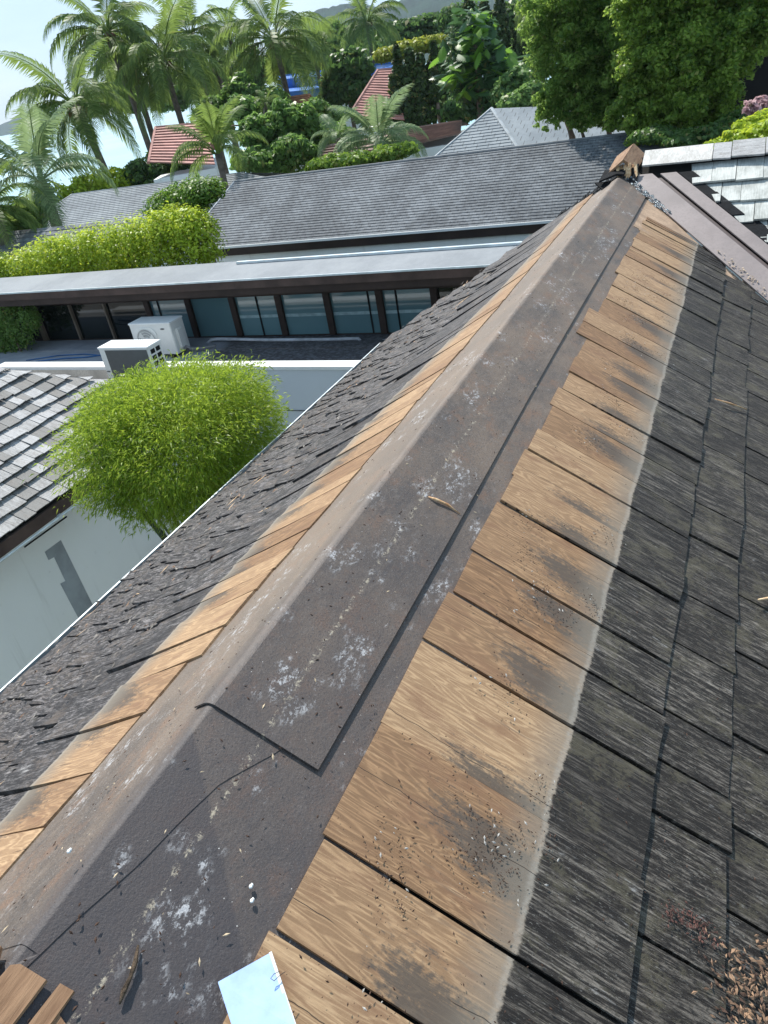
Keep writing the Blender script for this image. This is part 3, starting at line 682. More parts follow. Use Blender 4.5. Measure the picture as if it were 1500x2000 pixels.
m = MB(); m.box((WX - .2, 1.2, GZ), (WX, YC + .1, EZ - .05)); m.box((WX - 5, 1.2, GZ), (WX, 1.4, EZ)); m.build('wall', WALLG, nb)
m = MB(); m.box((WX - .0, 1.4, EZ - .06), (EX - .02, YC, EZ - .05)); m.build('soffit', FASCIAD, nb)
# long grey panel on the wall with its broken head, dark slot above
def onW_(px, py): return atX(px, py, WX + .006 - CAM[0])
p = [onW_(*q) for q in [(88, 1078), (119, 1055), (183, 1185), (230, 1290), (190, 1330), (155, 1210), (118, 1140), (128, 1135), (106, 1088), (95, 1094)]]
REC = plain('bare_grey_patch', (.27, .30, .32), .7, .2, 2.)
m = MB(); m.prism([tuple(q) for q in p], (-.004, 0, 0)); m.build('grey_panel', REC, nb)
a, b = onW_(48, 1070), onW_(131, 1010); m = MB(); m.prism([tuple(a), tuple(b), tuple(b + [0, 0, .02]), tuple(a + [0, 0, .02])], (.004, 0, 0)); m.build('wall_slot', BLACK, nb)

# ---------------------------------------------------------------- clerestory building with air conditioners
cb = thing('clerestory_building', 'low flat roofed building with a dark window strip and brown canopy', 'building')
ZP = -3.63 + 1.35
m = MB(); m.box((-14, 9.0, GZ), (.4, 9.2, ZP - .02)); m.build('wall', WALLS, cb)
m = MB(); m.box((-11.0, 8.985, ZP - .02), (.4, 9.23, ZP + .03)); m.build('parapet_coping', WHITE, cb)
m = MB(); m.box((-11.2, 8.975, ZP - .42), (-7.2, 8.998, ZP - .02)); m.build('stained_band', WALLB, cb)
m = MB(); m.box((-11.6, 8.35, ZP - .52), (-6.9, 8.97, ZP - .44)); m.build('ledge', WHITE, cb)
m = MB(); z_ = ZP - .68; m.tube([(-6.2, 8.985, z_ + .01), (-5.4, 8.985, z_), (-4.4, 8.985, z_ + .005), (-3.2, 8.985, z_)], .006, 5); m.build('wall_cable', BLACK, cb)
def froof():
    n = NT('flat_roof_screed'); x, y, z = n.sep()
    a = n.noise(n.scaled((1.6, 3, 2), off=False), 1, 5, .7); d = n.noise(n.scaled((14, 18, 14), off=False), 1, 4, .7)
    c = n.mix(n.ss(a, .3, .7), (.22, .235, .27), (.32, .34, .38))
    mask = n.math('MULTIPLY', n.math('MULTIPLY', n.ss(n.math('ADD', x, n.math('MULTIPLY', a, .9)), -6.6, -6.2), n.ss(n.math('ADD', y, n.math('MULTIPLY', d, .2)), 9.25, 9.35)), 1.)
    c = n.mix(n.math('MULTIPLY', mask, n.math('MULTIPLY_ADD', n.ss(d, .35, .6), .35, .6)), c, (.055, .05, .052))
    return n.fin(c, .8)
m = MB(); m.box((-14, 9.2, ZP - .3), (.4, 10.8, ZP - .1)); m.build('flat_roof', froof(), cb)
DW = 10.69
zt, zb = -3.08 + 1.35 + .06, -3.73 + 1.35 + .02
m = MB(); m.box((-14, DW + .02, zb - .1), (1, DW + .10, zb)); m.box((-14, DW - .02, zt), (1, DW + .10, zt + .3)); m.build('window_rail', FASCIAD, cb)
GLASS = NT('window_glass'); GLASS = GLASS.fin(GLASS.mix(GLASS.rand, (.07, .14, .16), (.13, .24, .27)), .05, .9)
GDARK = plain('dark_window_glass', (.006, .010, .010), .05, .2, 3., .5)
STR = plain('window_streak', (.30, .42, .45), .2, .2, 8.)
posts = [-12.62, -11.67, -10.80, -9.78, -8.85, -7.91, -6.98, -6.06, -5.12, -4.2, -3.3]
for i, px_ in enumerate(posts):
    x = px_ + CAM[0]; w_ = .02 if 0 < i < 3 else .055
    m = MB(); m.box((x - w_, DW - .03, zb), (x + w_, DW + .05, zt)); m.build('mullion', FASCIAD if i > 2 else plain('bronze_mullion', (.16, .13, .10), .5), cb)
    if i < len(posts) - 1:
        x2 = posts[i + 1] + CAM[0]; dark = i < 3 or i > 8
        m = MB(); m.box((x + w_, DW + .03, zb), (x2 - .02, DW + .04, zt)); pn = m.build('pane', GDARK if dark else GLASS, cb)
        if i in (3, 5, 7, 8):
            k = x + (x2 - x) * (.30 if i == 8 else .52 if i == 5 else .78 if i == 7 else .25)
            m = MB(); m.box((k - .012, DW + .012, zb), (k + .012, DW + .028, zt)); m.build('sash_bar', BLACK, cb)
        if 4 < i < 9:
            m = MB(); m.box((x + w_ + .01, DW + .024, zb + .31), (x2 - .06, DW + .029, zb + .36)); m.build('glass_streak', STR, cb)
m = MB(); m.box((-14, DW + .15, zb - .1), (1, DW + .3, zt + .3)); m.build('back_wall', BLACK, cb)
# canopy
FY = 9.9; ft, fb = -2.51 + 1.35 - .02, -2.79 + 1.35
m = MB(); m.box((-13.6, FY, fb + .12), (-.6, FY + .04, ft)); m.build('fascia_board', FASCIA, cb)
m = MB(); m.box((-13.6, FY + .05, fb), (-.6, FY + .09, fb + .13)); m.build('fascia_board', FASCIAD, cb)
m = MB(); m.prism([(-13.6, FY - .02, ft + .002), (-.6, FY - .02, ft + .002), (-.6, 10.75, ft + .085), (-13.6, 10.75, ft + .085)], (0, 0, -.02))
m.build('canopy_roof', slate_mat('canopy_slate', (.20, .215, .23), (.27, .285, .30), 0, 0, .3), cb)
m = MB(); m.box((-13.6, FY - .035, ft - .012), (-.6, FY - .018, ft + .014)); m.build('drip_edge', ALU, cb)
m = MB(); m.box((-6.4, 10.60, ft + .075), (-.6, 10.66, ft + .11)); m.build('flashing', ALU, cb)
m = MB(); m.box((-13.6, 10.75, fb), (-.6, 10.80, ft + .06)); m.build('soffit', FASCIAD, cb)
# conduit in front of the windows
m = MB(); zc = zb + .0
pts = [atY(x, y, 10.45) for x, y in [(400, 676), (412, 664), (425, 662), (520, 664), (640, 663), (700, 661), (708, 670), (722, 677), (735, 668), (760, 664)]]
m.tube(pts, .028, 8); tag(m.build('conduit', plain('white_pipe_wrap', (.46, .48, .52), .6), None, True), 'white wrapped pipe run along the base of the window strip', 'pipe')
m = MB(); z0 = ZP - .085
m.tube([(-10.6, 9.55, z0), (-10.0, 9.7, z0), (-9.5, 9.75, z0), (-9.0, 9.95, z0), (-8.3, 10.02, z0)], .012, 6); m.tube([(-10.9, 9.6, z0), (-10.3, 9.85, z0), (-9.7, 9.9, z0), (-9.1, 9.8, z0)], .010, 6)
tag(m.build('blue_hose', plain('blue_hose_plastic', (.03, .12, .30), .5), None, True), 'thin blue hose lying on the flat roof by the windows', 'hose')
def ac(name, label, x0, y0, z0, w_, h_, d_, back):
    t = thing(name, label, 'air conditioner', 'air conditioner units by the window strip', (x0, y0, z0))
    m = MB(); m.box((x0, y0, z0 + .03), (x0 + w_, y0 + d_, z0 + h_)); m.build('casing', ACW, t, bevel=.012)
    m = MB(); m.box((x0 - .008, y0 - .008, z0 + h_ - .012), (x0 + w_ + .008, y0 + d_ + .008, z0 + h_ + .016)); m.build('top_panel', WHITE, t, bevel=.006)
    for sx in (.12, .82):
        m = MB(); m.box((x0 + w_ * sx, y0 - .01, z0 - .03), (x0 + w_ * sx + .05, y0 + d_ + .01, z0 + .032)); m.build('foot', FASCIAD, t)
    if back:
        m = MB(); m.box((x0 + w_ * .13, y0 - .006, z0 + .06), (x0 + w_ * .98, y0 + .01, z0 + h_ - .03)); m.build('coil_mesh', ACD, t)
        for i in range(2):
            for j in range(5):
                m = MB(); ya = y0 + .055 + i * .125; za = z0 + h_ - .12 - j * .098
                m.box((x0 + w_ - .004, ya, za), (x0 + w_ + .004, ya + .095, za + .068)); m.build('vent_slot', BLACK, t)
        m = MB(); m.box((x0 + .03, y0 - .012, z0 + .22), (x0 + .09, y0 - .002, z0 + .235)); m.build('cable_clip', ACD, t)
    else:
        # fan grille recess, guard rings, side valve cover
        cx, cz, R = x0 + w_ * .36, z0 + h_ * .50, h_ * .40
        m = MB(); n = 28
        sq = [(cx + R * max(-1, min(1, 1.18 * math.cos(t))) , y0 - .014, cz + R * max(-1, min(1, 1.18 * math.sin(t)))) for t in [2 * math.pi * k / n for k in range(n)]]
        m.prism(sq, (0, .016, 0)); m.build('fan_shroud', ACW, t)
        m = MB(); m.prism([(cx + R * .90 * math.cos(2 * math.pi * k / n), y0 - .018, cz + R * .90 * math.sin(2 * math.pi * k / n)) for k in range(n)], (0, .006, 0)); m.build('fan_opening', plain('fan_grey', (.33, .34, .33), .5), t)
        for rr in (.3, .5, .7, .9):
            m = MB(); m.tube([(cx + R * rr * math.cos(2 * math.pi * k / 24), y0 - .022, cz + R * rr * math.sin(2 * math.pi * k / 24)) for k in range(25)], .0045, 5); m.build('guard_ring', ACW, t)
        for k in range(3):
            a = 2.1 * k + .4; m = MB(); m.prism([(cx + .03 * math.cos(a), y0 - .02, cz + .03 * math.sin(a)), (cx + R * .8 * math.cos(a - .35), y0 - .02, cz + R * .8 * math.sin(a - .35)), (cx + R * .8 * math.cos(a + .3), y0 - .019, cz + R * .8 * math.sin(a + .3))], (0, .004, 0)); m.build('fan_blade', ACW, t)
        m = MB(); m.prism([(cx + .055 * math.cos(k), y0 - .024, cz + .055 * math.sin(k)) for k in [2 * math.pi * j / 14 for j in range(14)]], (0, .008, 0)); m.build('fan_hub', WHITE, t)
        m = MB(); m.prism([(x0 + w_ * .80 + .045 * math.cos(k), y0 - .008, z0 + h_ * .84 + .014 * math.sin(k)) for k in [2 * math.pi * j / 14 for j in range(14)]], (0, .006, 0)); m.build('badge', ACD, t)
        m = MB(); m.box((x0 + w_, y0 + .08, z0 + .10), (x0 + w_ + .05, y0 + .24, z0 + h_ * .78)); m.build('valve_cover', ACW, t, bevel=.015)
        m = MB(); m.tube([(x0 + w_ + .03, y0 + .16, z0 + .12), (x0 + w_ + .12, y0 + .2, z0 + .06), (x0 + w_ + .28, y0 + .3, z0 + .02), (x0 + w_ + .5, y0 + .4, z0 + .03)], .022, 7); m.build('hose', plain('grey_hose', (.22, .22, .23), .7), t, True)
    return t
A2 = atY(191, 681, 8.45); A2b = atY(287, 681, 8.45)
ac('air_conditioner', 'nearer air conditioner with dark coil side behind the round bamboo', A2[0], 8.45, A2[2] - .60, A2b[0] - A2[0], .60, .33, True)
A1 = atY(250, 632, 9.72); A1b = atY(329, 628, 9.72)
ac('air_conditioner', 'farther white air conditioner with fan front against the dark windows', A1[0], 9.72, ZP - .07, A1b[0] - A1[0], A1[2] - ZP + .05, .36, False)

# ---------------------------------------------------------------- big grey roof behind
def sawtooth(name, pl, pr, rows, up, mat, parent, flip=False):
    """pl, pr: functions t (0 eave..1 ridge) -> left/right edge point; rows of stepped shingles"""
    v = []; f = []; up = np.array(up, float)
    for r_ in range(rows):
        a, b = r_ / rows, (r_ + 1) / rows
        A, B, C_, D_ = np.array(pl(a)), np.array(pr(a)), np.array(pr(b)), np.array(pl(b))
        k = len(v); v += [A + up, B + up, C_, D_, A, B]
        f += [(k, k + 1, k + 2, k + 3), (k + 4, k + 5, k + 1, k)]
    o = mesh(name, v, f, mat, parent); return o
def lerp(a, b, t): return np.array(a) * (1 - t) + np.array(b) * t
big = thing('grey_roof_building', 'long building with wide dark grey shingle roof behind the window strip', 'building')
BY = 15.5
El, Er = atY(425, 484, BY), atY(1070, 430, BY); ez = (El[2] + Er[2]) / 2
RIM = 1.62 * 1.512; Ry = BY + RIM; rz = ez + .45 * RIM
RL = atY(458, 354, Ry); xr_ = 9.0; HL = (El[0], BY, ez)
def ridge_px(y): return y
ridgeL = (RL[0], Ry, rz); hipL = atY(390, 437, BY + .9); hipL = (hipL[0], BY + .9, ez + .45 * .9)
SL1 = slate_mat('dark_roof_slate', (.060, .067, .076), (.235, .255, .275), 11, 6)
# object space: y and x are world metres here
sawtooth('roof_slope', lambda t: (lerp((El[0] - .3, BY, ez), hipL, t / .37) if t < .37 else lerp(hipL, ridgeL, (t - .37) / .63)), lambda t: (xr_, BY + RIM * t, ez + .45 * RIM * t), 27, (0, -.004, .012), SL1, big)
m = MB(); m.add([(El[0] - .3, BY, ez), hipL, ridgeL, (ridgeL[0], Ry + RIM, ez)], [(0, 3, 2, 1)]); m.add([ridgeL, (xr_, Ry, rz), (xr_, Ry + RIM, ez), (ridgeL[0], Ry + RIM, ez)], [(0, 1, 2, 3)]); m.build('roof_slope', SL1, big)
m = MB(); m.tube([(RL[0] - .05, Ry, rz + .0), (xr_, Ry, rz + .0)], .035, 8); m.build('ridge_roll', plain('ridge_grey', (.17, .18, .19), .7), big)
m = MB(); m.tube([hipL, ridgeL], .03, 6); m.build('hip_roll', plain('hip_pale', (.36, .38, .40), .7), big)
m = MB(); m.box((El[0] - .3, BY - .03, ez - .21), (xr_, BY, ez - .01)); m.build('fascia', FASCIAD, big)
m = MB(); m.box((El[0] - .3, BY - .06, ez - .035), (xr_, BY - .032, ez + .015)); m.build('gutter_edge', WHITE, big)
m = MB(); m.box((El[0] - .3, BY + .03, GZ), (xr_, BY + .2, ez - .1)); m.build('wall', WALLG, big)
m = MB(); m.box((-1.95, BY + .01, ez - 1.6), (-1.9, BY + .03, ez - .21)); m.build('wall_joint', WALLG, big)
# rear-left roof
rl = thing('grey_hip_roof', 'grey shingle hip roof rising behind the bright green hedge', 'building')
D2 = 20.6; rzl = (atY(140, 375, D2)[2] + atY(420, 350, D2)[2]) / 2
ra, rb = atY(140, 375, D2), atY(462, 347, D2); RI = 2.3
ea = atY(28, 452, D2 - RI); zz2 = ea[2]
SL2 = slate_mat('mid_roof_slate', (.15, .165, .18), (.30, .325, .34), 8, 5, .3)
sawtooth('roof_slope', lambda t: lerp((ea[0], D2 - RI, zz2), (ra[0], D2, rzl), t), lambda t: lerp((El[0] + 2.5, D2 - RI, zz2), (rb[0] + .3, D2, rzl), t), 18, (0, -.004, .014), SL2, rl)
m = MB(); m.add([(ea[0], D2 - RI, zz2), (ra[0], D2, rzl), (ea[0], D2 + RI, zz2)], [(0, 2, 1)]); m.add([(ra[0], D2, rzl), (rb[0] + .3, D2, rzl), (rb[0] + 2.3, D2 + RI, zz2), (ea[0], D2 + RI, zz2)], [(0, 1, 2, 3)]); m.build('roof_slope', SL2, rl)
m = MB(); m.tube([(ra[0], D2, rzl), (rb[0] + .3, D2, rzl)], .03, 6); m.tube([(ea[0], D2 - RI, zz2), (ra[0], D2, rzl)], .03, 6); m.build('ridge_roll', plain('ridge_mid', (.26, .28, .29), .7), rl)
m = MB(); m.box((ea[0] + .3, D2 - RI + .3, GZ), (rb[0], D2 + RI - .3, zz2)); m.build('wall', WALLG, rl)
rl2 = thing('low_grey_roof', 'lower dark grey roof edge at the frame edge behind the hedge', 'roof')
a, b = atY(-40, 458, 13.2), atY(300, 425, 13.2)
sawtooth('roof_slope', lambda t: lerp((a[0], 12.2, a[2] - .45), (a[0], 13.2, a[2]), t), lambda t: lerp((b[0], 12.2, a[2] - .45), (b[0], 13.2, a[2]), t), 7, (0, -.004, .012), SL1, rl2)
m = MB(); m.box((a[0], 12.4, GZ), (b[0], 13.1, a[2] - .45)); m.build('wall', WALLG, rl2)
# pale hip roof
hp = thing('pale_hip_roof', 'pale grey hip roof rising behind the long dark grey roof', 'building')
pk = atY(960, 212, 24.); pkr = atY(1260, 244, 24.); zpk = pk[2]
RI = 4.2; zq = zpk - RI * .46
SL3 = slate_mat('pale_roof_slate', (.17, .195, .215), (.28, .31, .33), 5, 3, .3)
pl_ = atY(700, 372, 24 - RI)
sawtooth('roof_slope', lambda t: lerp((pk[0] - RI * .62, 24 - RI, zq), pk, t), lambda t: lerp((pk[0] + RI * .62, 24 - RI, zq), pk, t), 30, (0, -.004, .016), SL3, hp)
m = MB(); m.add([(pk[0] + RI * .62, 24 - RI, zq), (pkr[0] + 6, 24 - RI, zq - .6), (pkr[0] + 6, 25, zpk - 1.0), tuple(pk)], [(0, 1, 2, 3)]); m.build('roof_slope', SL3, hp)
m = MB(); m.add([tuple(pk), (pkr[0] + 6, 25, zpk - 1.0), (pkr[0] + 6, 24 + RI, zq), (pk[0] - RI * .62, 24 + RI, zq)], [(0, 1, 2, 3)]); m.add([tuple(pk), (pk[0] - RI * .62, 24 + RI, zq), (pk[0] - RI * .62, 24 - RI, zq)], [(0, 1, 2)]); m.build('roof_slope', SL3, hp)
m = MB(); m.tube([pk, (pk[0] + RI * .62, 24 - RI, zq)], .05, 6); m.tube([pk, (pk[0] - RI * .62, 24 - RI, zq)], .04, 6); m.build('hip_roll', plain('hip_grey', (.30, .33, .35), .7), hp)
m = MB(); m.box((pk[0] - 2, 24 - RI + .5, GZ), (pkr[0] + 5, 24 + RI - .5, zq)); m.build('wall', WALLG, hp)

# ---------------------------------------------------------------- tiled roofs among the palms
def tile_mat(name, c, rows):
    n = NT(name); x, y, z = n.sep(); a = n.noise(n.scaled((.8, 3, 3), off=False), 1, 4, .7)
    cc = n.mix(n.ss(a, .3, .7), tuple(q * .7 for q in c), tuple(min(1, q * 1.25) for q in c)); return n.fin(cc, .7)
RED = tile_mat('red_clay_tile', (.44, .22, .185), 5); BRN = tile_mat('brown_clay_tile', (.26, .17, .14), 5); ORG = tile_mat('orange_clay_tile', (.48, .22, .14), 5)
def tiled(name, label, corners, D, rows, mat, wall=True):
    """corners: pixel tl, tr, br, bl at distances D (top farther than bottom)"""
    tl, tr, br, bl = [atD(p[0], p[1], D[0] if i < 2 else D[1]) for i, p in enumerate(corners)]
    t = thing(name, label, 'building')
    nrm = np.cross(tr - bl, tl - bl); nrm /= np.linalg.norm(nrm); nrm *= (1 if nrm[2] > 0 else -1)
    L_ = np.linalg.norm(tl - bl)
    sawtooth('roof_slope', lambda q: lerp(bl, tl, q), lambda q: lerp(br, tr, q), rows, nrm * L_ / rows * .22, mat, t)
    back = (tl + tr) / 2 - (bl + br) / 2; back[2] *= -1
    m = MB(); m.add([tuple(tl), tuple(tr), tuple(tr + back), tuple(tl + back)], [(0, 1, 2, 3)]); m.build('roof_slope', mat, t)
    m = MB(); m.tube([tl, tr], L_ * .02, 6); m.tube([tl, bl], L_ * .02, 6); m.build('ridge_roll', mat, t)
    if wall:
        m = MB(); z = min(bl[2], br[2]) - .1
        m.prism([tuple(bl * [1, 1, 0] + [0, 0, GZ]), tuple(br * [1, 1, 0] + [0, 0, GZ]), tuple((tr + back) * [1, 1, 0] + [0, 0, GZ]), tuple((tl + back) * [1, 1, 0] + [0, 0, GZ])], (0, 0, z - GZ)); m.build('wall', WALLG, t)
    return t
tiled('red_tiled_house', 'small red clay tiled roof between the palms on the left', [(304, 249), (402, 240), (420, 322), (290, 318)], (33, 30.5), 13, RED)
tiled('brown_tiled_house', 'brown tiled roof with pale eave beside the pale hip roof', [(770, 256), (902, 236), (900, 262), (735, 300)], (30, 28), 9, BRN)
tiled('brown_tiled_house', 'brown tiled roof half hidden by arching palm fronds', [(640, 285), (760, 262), (745, 335), (598, 335)], (31, 28.5), 9, BRN)
tiled('orange_tiled_house', 'small orange roof peeking out under the central coconut palm', [(520, 196), (606, 184), (606, 212), (500, 222)], (44, 42), 7, ORG)
tiled('pagoda_roofed_house', 'steep red tiled roof tower beside the cypress columns', [(738, 137), (768, 135), (790, 235), (682, 225)], (40, 37.5), 18, RED)
tiled('blue_roofed_shed', 'low shed with a bright blue sheet roof behind the palms', [(545, 150), (780, 122), (790, 175), (540, 200)], (62, 57), 2, plain('blue_sheet_roof', (.06, .20, .62), .4, .15, .5))

# ---------------------------------------------------------------- vegetation
def leafcloud(name, blobs, n, size, mat, parent=None, aspect=.55, shell=.62, up=.35, seed=0, jit=.5, cup=.25, sub=0, fill=.8, spread=.8):
    """blobs: (centre, radii); rhombus leaves mostly near the shells, random but leaning outwards"""
    r = np.random.RandomState(seed)
    if sub:
        nb_ = []
        for c_, rd in blobs:
            rd = np.array(rd, float)
            for _ in range(sub):
                d_ = r.normal(size=3); d_ /= np.linalg.norm(d_); q_ = rd * spread * (.50 + .50 * r.rand())
                f_ = (.20 + .20 * r.rand()) * (1.1 - .3 * (spread > .9)); nb_.append((np.array(c_) + d_ * q_, tuple(np.array([rd[0], rd[1], rd[2] * .85]) * f_)))
        blobs = nb_ + [(c_, tuple(np.array(rd_) * fill)) for c_, rd_ in blobs for _ in range(3 if fill > .85 else 1)]
    w_ = np.array([b[1][0] * b[1][1] + b[1][1] * b[1][2] + b[1][0] * b[1][2] for b in blobs], float); w_ /= w_.sum()
    idx = r.choice(len(blobs), n, p=w_); C_ = np.array([b[0] for b in blobs], float)[idx]; Rr = np.array([b[1] for b in blobs], float)[idx]
    d = r.normal(size=(n, 3)); d /= np.linalg.norm(d, axis=1)[:, None]
    rad = shell + (1 - shell) * r.rand(n) ** .6
    ph = r.rand(6) * 9
    bumpy = 1 + .13 * np.sin(d[:, 0] * 7 + ph[0] + idx) * np.sin(d[:, 1] * 8 + ph[1]) + .11 * np.sin(d[:, 2] * 11 + ph[2] + idx * 1.7) + r.normal(size=n) * .04
    p = C_ + d * Rr * (rad * bumpy)[:, None]
    nn = d + r.normal(size=(n, 3)) * jit + np.array([0, 0, up]); nn /= np.linalg.norm(nn, axis=1)[:, None]
    t = np.cross(nn, r.normal(size=(n, 3))); t /= np.linalg.norm(t, axis=1)[:, None]; b = np.cross(nn, t)
    s = size * (.6 + .8 * r.rand(n))[:, None]
    v = np.stack([p - t * s, p - b * s * aspect + nn * s * cup, p + t * s, p + b * s * aspect + nn * s * cup], 1).reshape(-1, 3)
    return fast_mesh(name, v, n, 4, mat, parent)
def fast_mesh(name, v, nf, k, mat, parent):
    me = bpy.data.meshes.new(name); me.vertices.add(len(v)); me.vertices.foreach_set('co', v.astype(np.float32).ravel())
    me.loops.add(nf * k); me.loops.foreach_set('vertex_index', np.arange(nf * k, dtype=np.int32))
    me.polygons.add(nf); me.polygons.foreach_set('loop_start', np.arange(0, nf * k, k, dtype=np.int32))
    try: me.polygons.foreach_set('loop_total', np.full(nf, k, dtype=np.int32))
    except Exception: pass
    me.materials.append(mat); me.update(calc_edges=True); me.validate()
    o = bpy.data.objects.new(name, me); link(o, parent)
    if parent: o.location = -Vector(parent.location)
    return o
BARKM = plain('tree_bark', (.16, .12, .09), .9, .4, 4., bump=1.)
PALMT = plain('palm_trunk', (.15, .12, .10), .9, .4, 5., bump=1.)
L_DARK = leaf_mat('dark_leaf', (.032, .075, .022), (.11, .20, .05), .42)
L_MID = leaf_mat('mid_leaf', (.055, .120, .026), (.18, .30, .07), .45)
L_BRIGHT = leaf_mat('bright_leaf', (.18, .29, .018), (.45, .56, .05), .42)
L_YEL = leaf_mat('yellow_leaf', (.16, .22, .02), (.36, .38, .05), .35)
L_BAM = leaf_mat('bamboo_leaf', (.065, .150, .014), (.36, .46, .050), .42, .38, 1.6)
L_PALM = leaf_mat('palm_leaf', (.050, .105, .022), (.19, .26, .06), .42, .5, .4)
L_PALMB = leaf_mat('silver_palm_leaf', (.09, .15, .07), (.25, .33, .15), .35, .5, .4)
L_TREE = leaf_mat('fine_tree_leaf', (.040, .110, .018), (.27, .39, .08), .50, .45, .9)
def limbs(trunk_pts, rads, tips, seed=0):
    m = MB(); m.tube(trunk_pts, rads, 8); r = random.Random(seed); top = Vector(trunk_pts[-1])
    for tp in tips:
        tp = Vector(tp); mid = (top + tp) / 2 + Vector((r.uniform(-.2, .2), r.uniform(-.2, .2), r.uniform(-.1, .3)))
        m.tube([top - Vector((0, 0, .1)), mid, tp], [rads[-1] * .8, rads[-1] * .45, rads[-1] * .15], 6)
    return m
def tree(name, label, cat, group, blobs_px, n, size, mat, trunk=None, seed=1, shell=.55, aspect=.55, jit=.6, sub=14, fill=.82, spread=.8):
    """blobs_px: (px, py, dist, radius px horizontally, radius px vertically)"""
    bl = []
    for px, py, D, rx, ry in blobs_px:
        c = atD(px, py, D); k = D / 1463; bl.append((c, (rx * k, rx * k, ry * k)))
    c0 = np.mean([b[0] for b in bl], 0)
    base = trunk[0] if trunk else (c0[0], c0[1], GZ)
    t = thing(name, label, cat, group, (base[0], base[1], GZ))
    tp = trunk or [(c0[0], c0[1], GZ), (c0[0] + .1, c0[1], GZ + (c0[2] - GZ) * .6), tuple(c0 - [0, 0, .2])]
    D = blobs_px[0][2]; r0 = max(.08, D * .004)
    limbs(tp, [r0 * (1 - .55 * i / (len(tp) - 1)) for i in range(len(tp))], [tuple(b[0]) for b in bl[:7]], seed).build('trunk', BARKM, t, True)
    leafcloud('crown', bl, n, size, mat, t, aspect, shell, seed=seed, jit=jit, sub=sub, fill=fill, spread=spread)
    return t
# hedge that runs above the canopy
def hedge(name, label, cat, pts, Y, n, size, mat, seed, group=None, ry=.5):
    bl = []
    for px, py, rx, rpy in pts:
        c = atY(px, py, Y); k = np.linalg.norm(c - CAM) / 1463; bl.append((c, (rx * k, ry, rpy * k)))
    c0 = np.mean([b[0] for b in bl], 0); t = thing(name, label, cat, group, (c0[0], c0[1], GZ))
    m = MB()
    for b in bl[::2]: m.tube([(b[0][0], b[0][1], GZ), tuple(b[0])], [.05, .02], 5)
    m.build('stems', BARKM, t); leafcloud('foliage', bl, n, size, mat, t, .5, .4, seed=seed, up=.6, sub=16, fill=.97)
    return t
hedge('clipped_hedge', 'bright yellow green clipped hedge running above the brown canopy', 'hedge',
      [(-30, 535, 50, 34), (20, 530, 45, 36), (65, 518, 45, 38), (110, 507, 45, 44), (155, 500, 45, 48), (200, 492, 45, 52), (245, 482, 42, 52), (285, 476, 42, 54), (325, 470, 40, 55), (365, 468, 38, 54), (395, 470, 32, 50), (330, 440, 40, 36), (375, 440, 36, 34)], 11.6, 30000, .034, L_BRIGHT, 3)
hedge('clipped_shrub', 'small green shrub mound topping the right end of the hedge', 'shrub', [(318, 405, 30, 26), (350, 392, 34, 28), (385, 378, 36, 28), (405, 372, 26, 22), (370, 405, 34, 22)], 12.4, 8000, .034, leaf_mat('shrub_leaf', (.055, .13, .015), (.16, .27, .035)), 5)
hedge('dark_shrub', 'dark shaded shrub under the left end of the canopy', 'shrub', [(5, 600, 30, 26), (35, 640, 34, 40), (0, 660, 40, 44), (60, 620, 18, 26)], 10.15, 6000, .03, L_MID, 6, ry=.22)
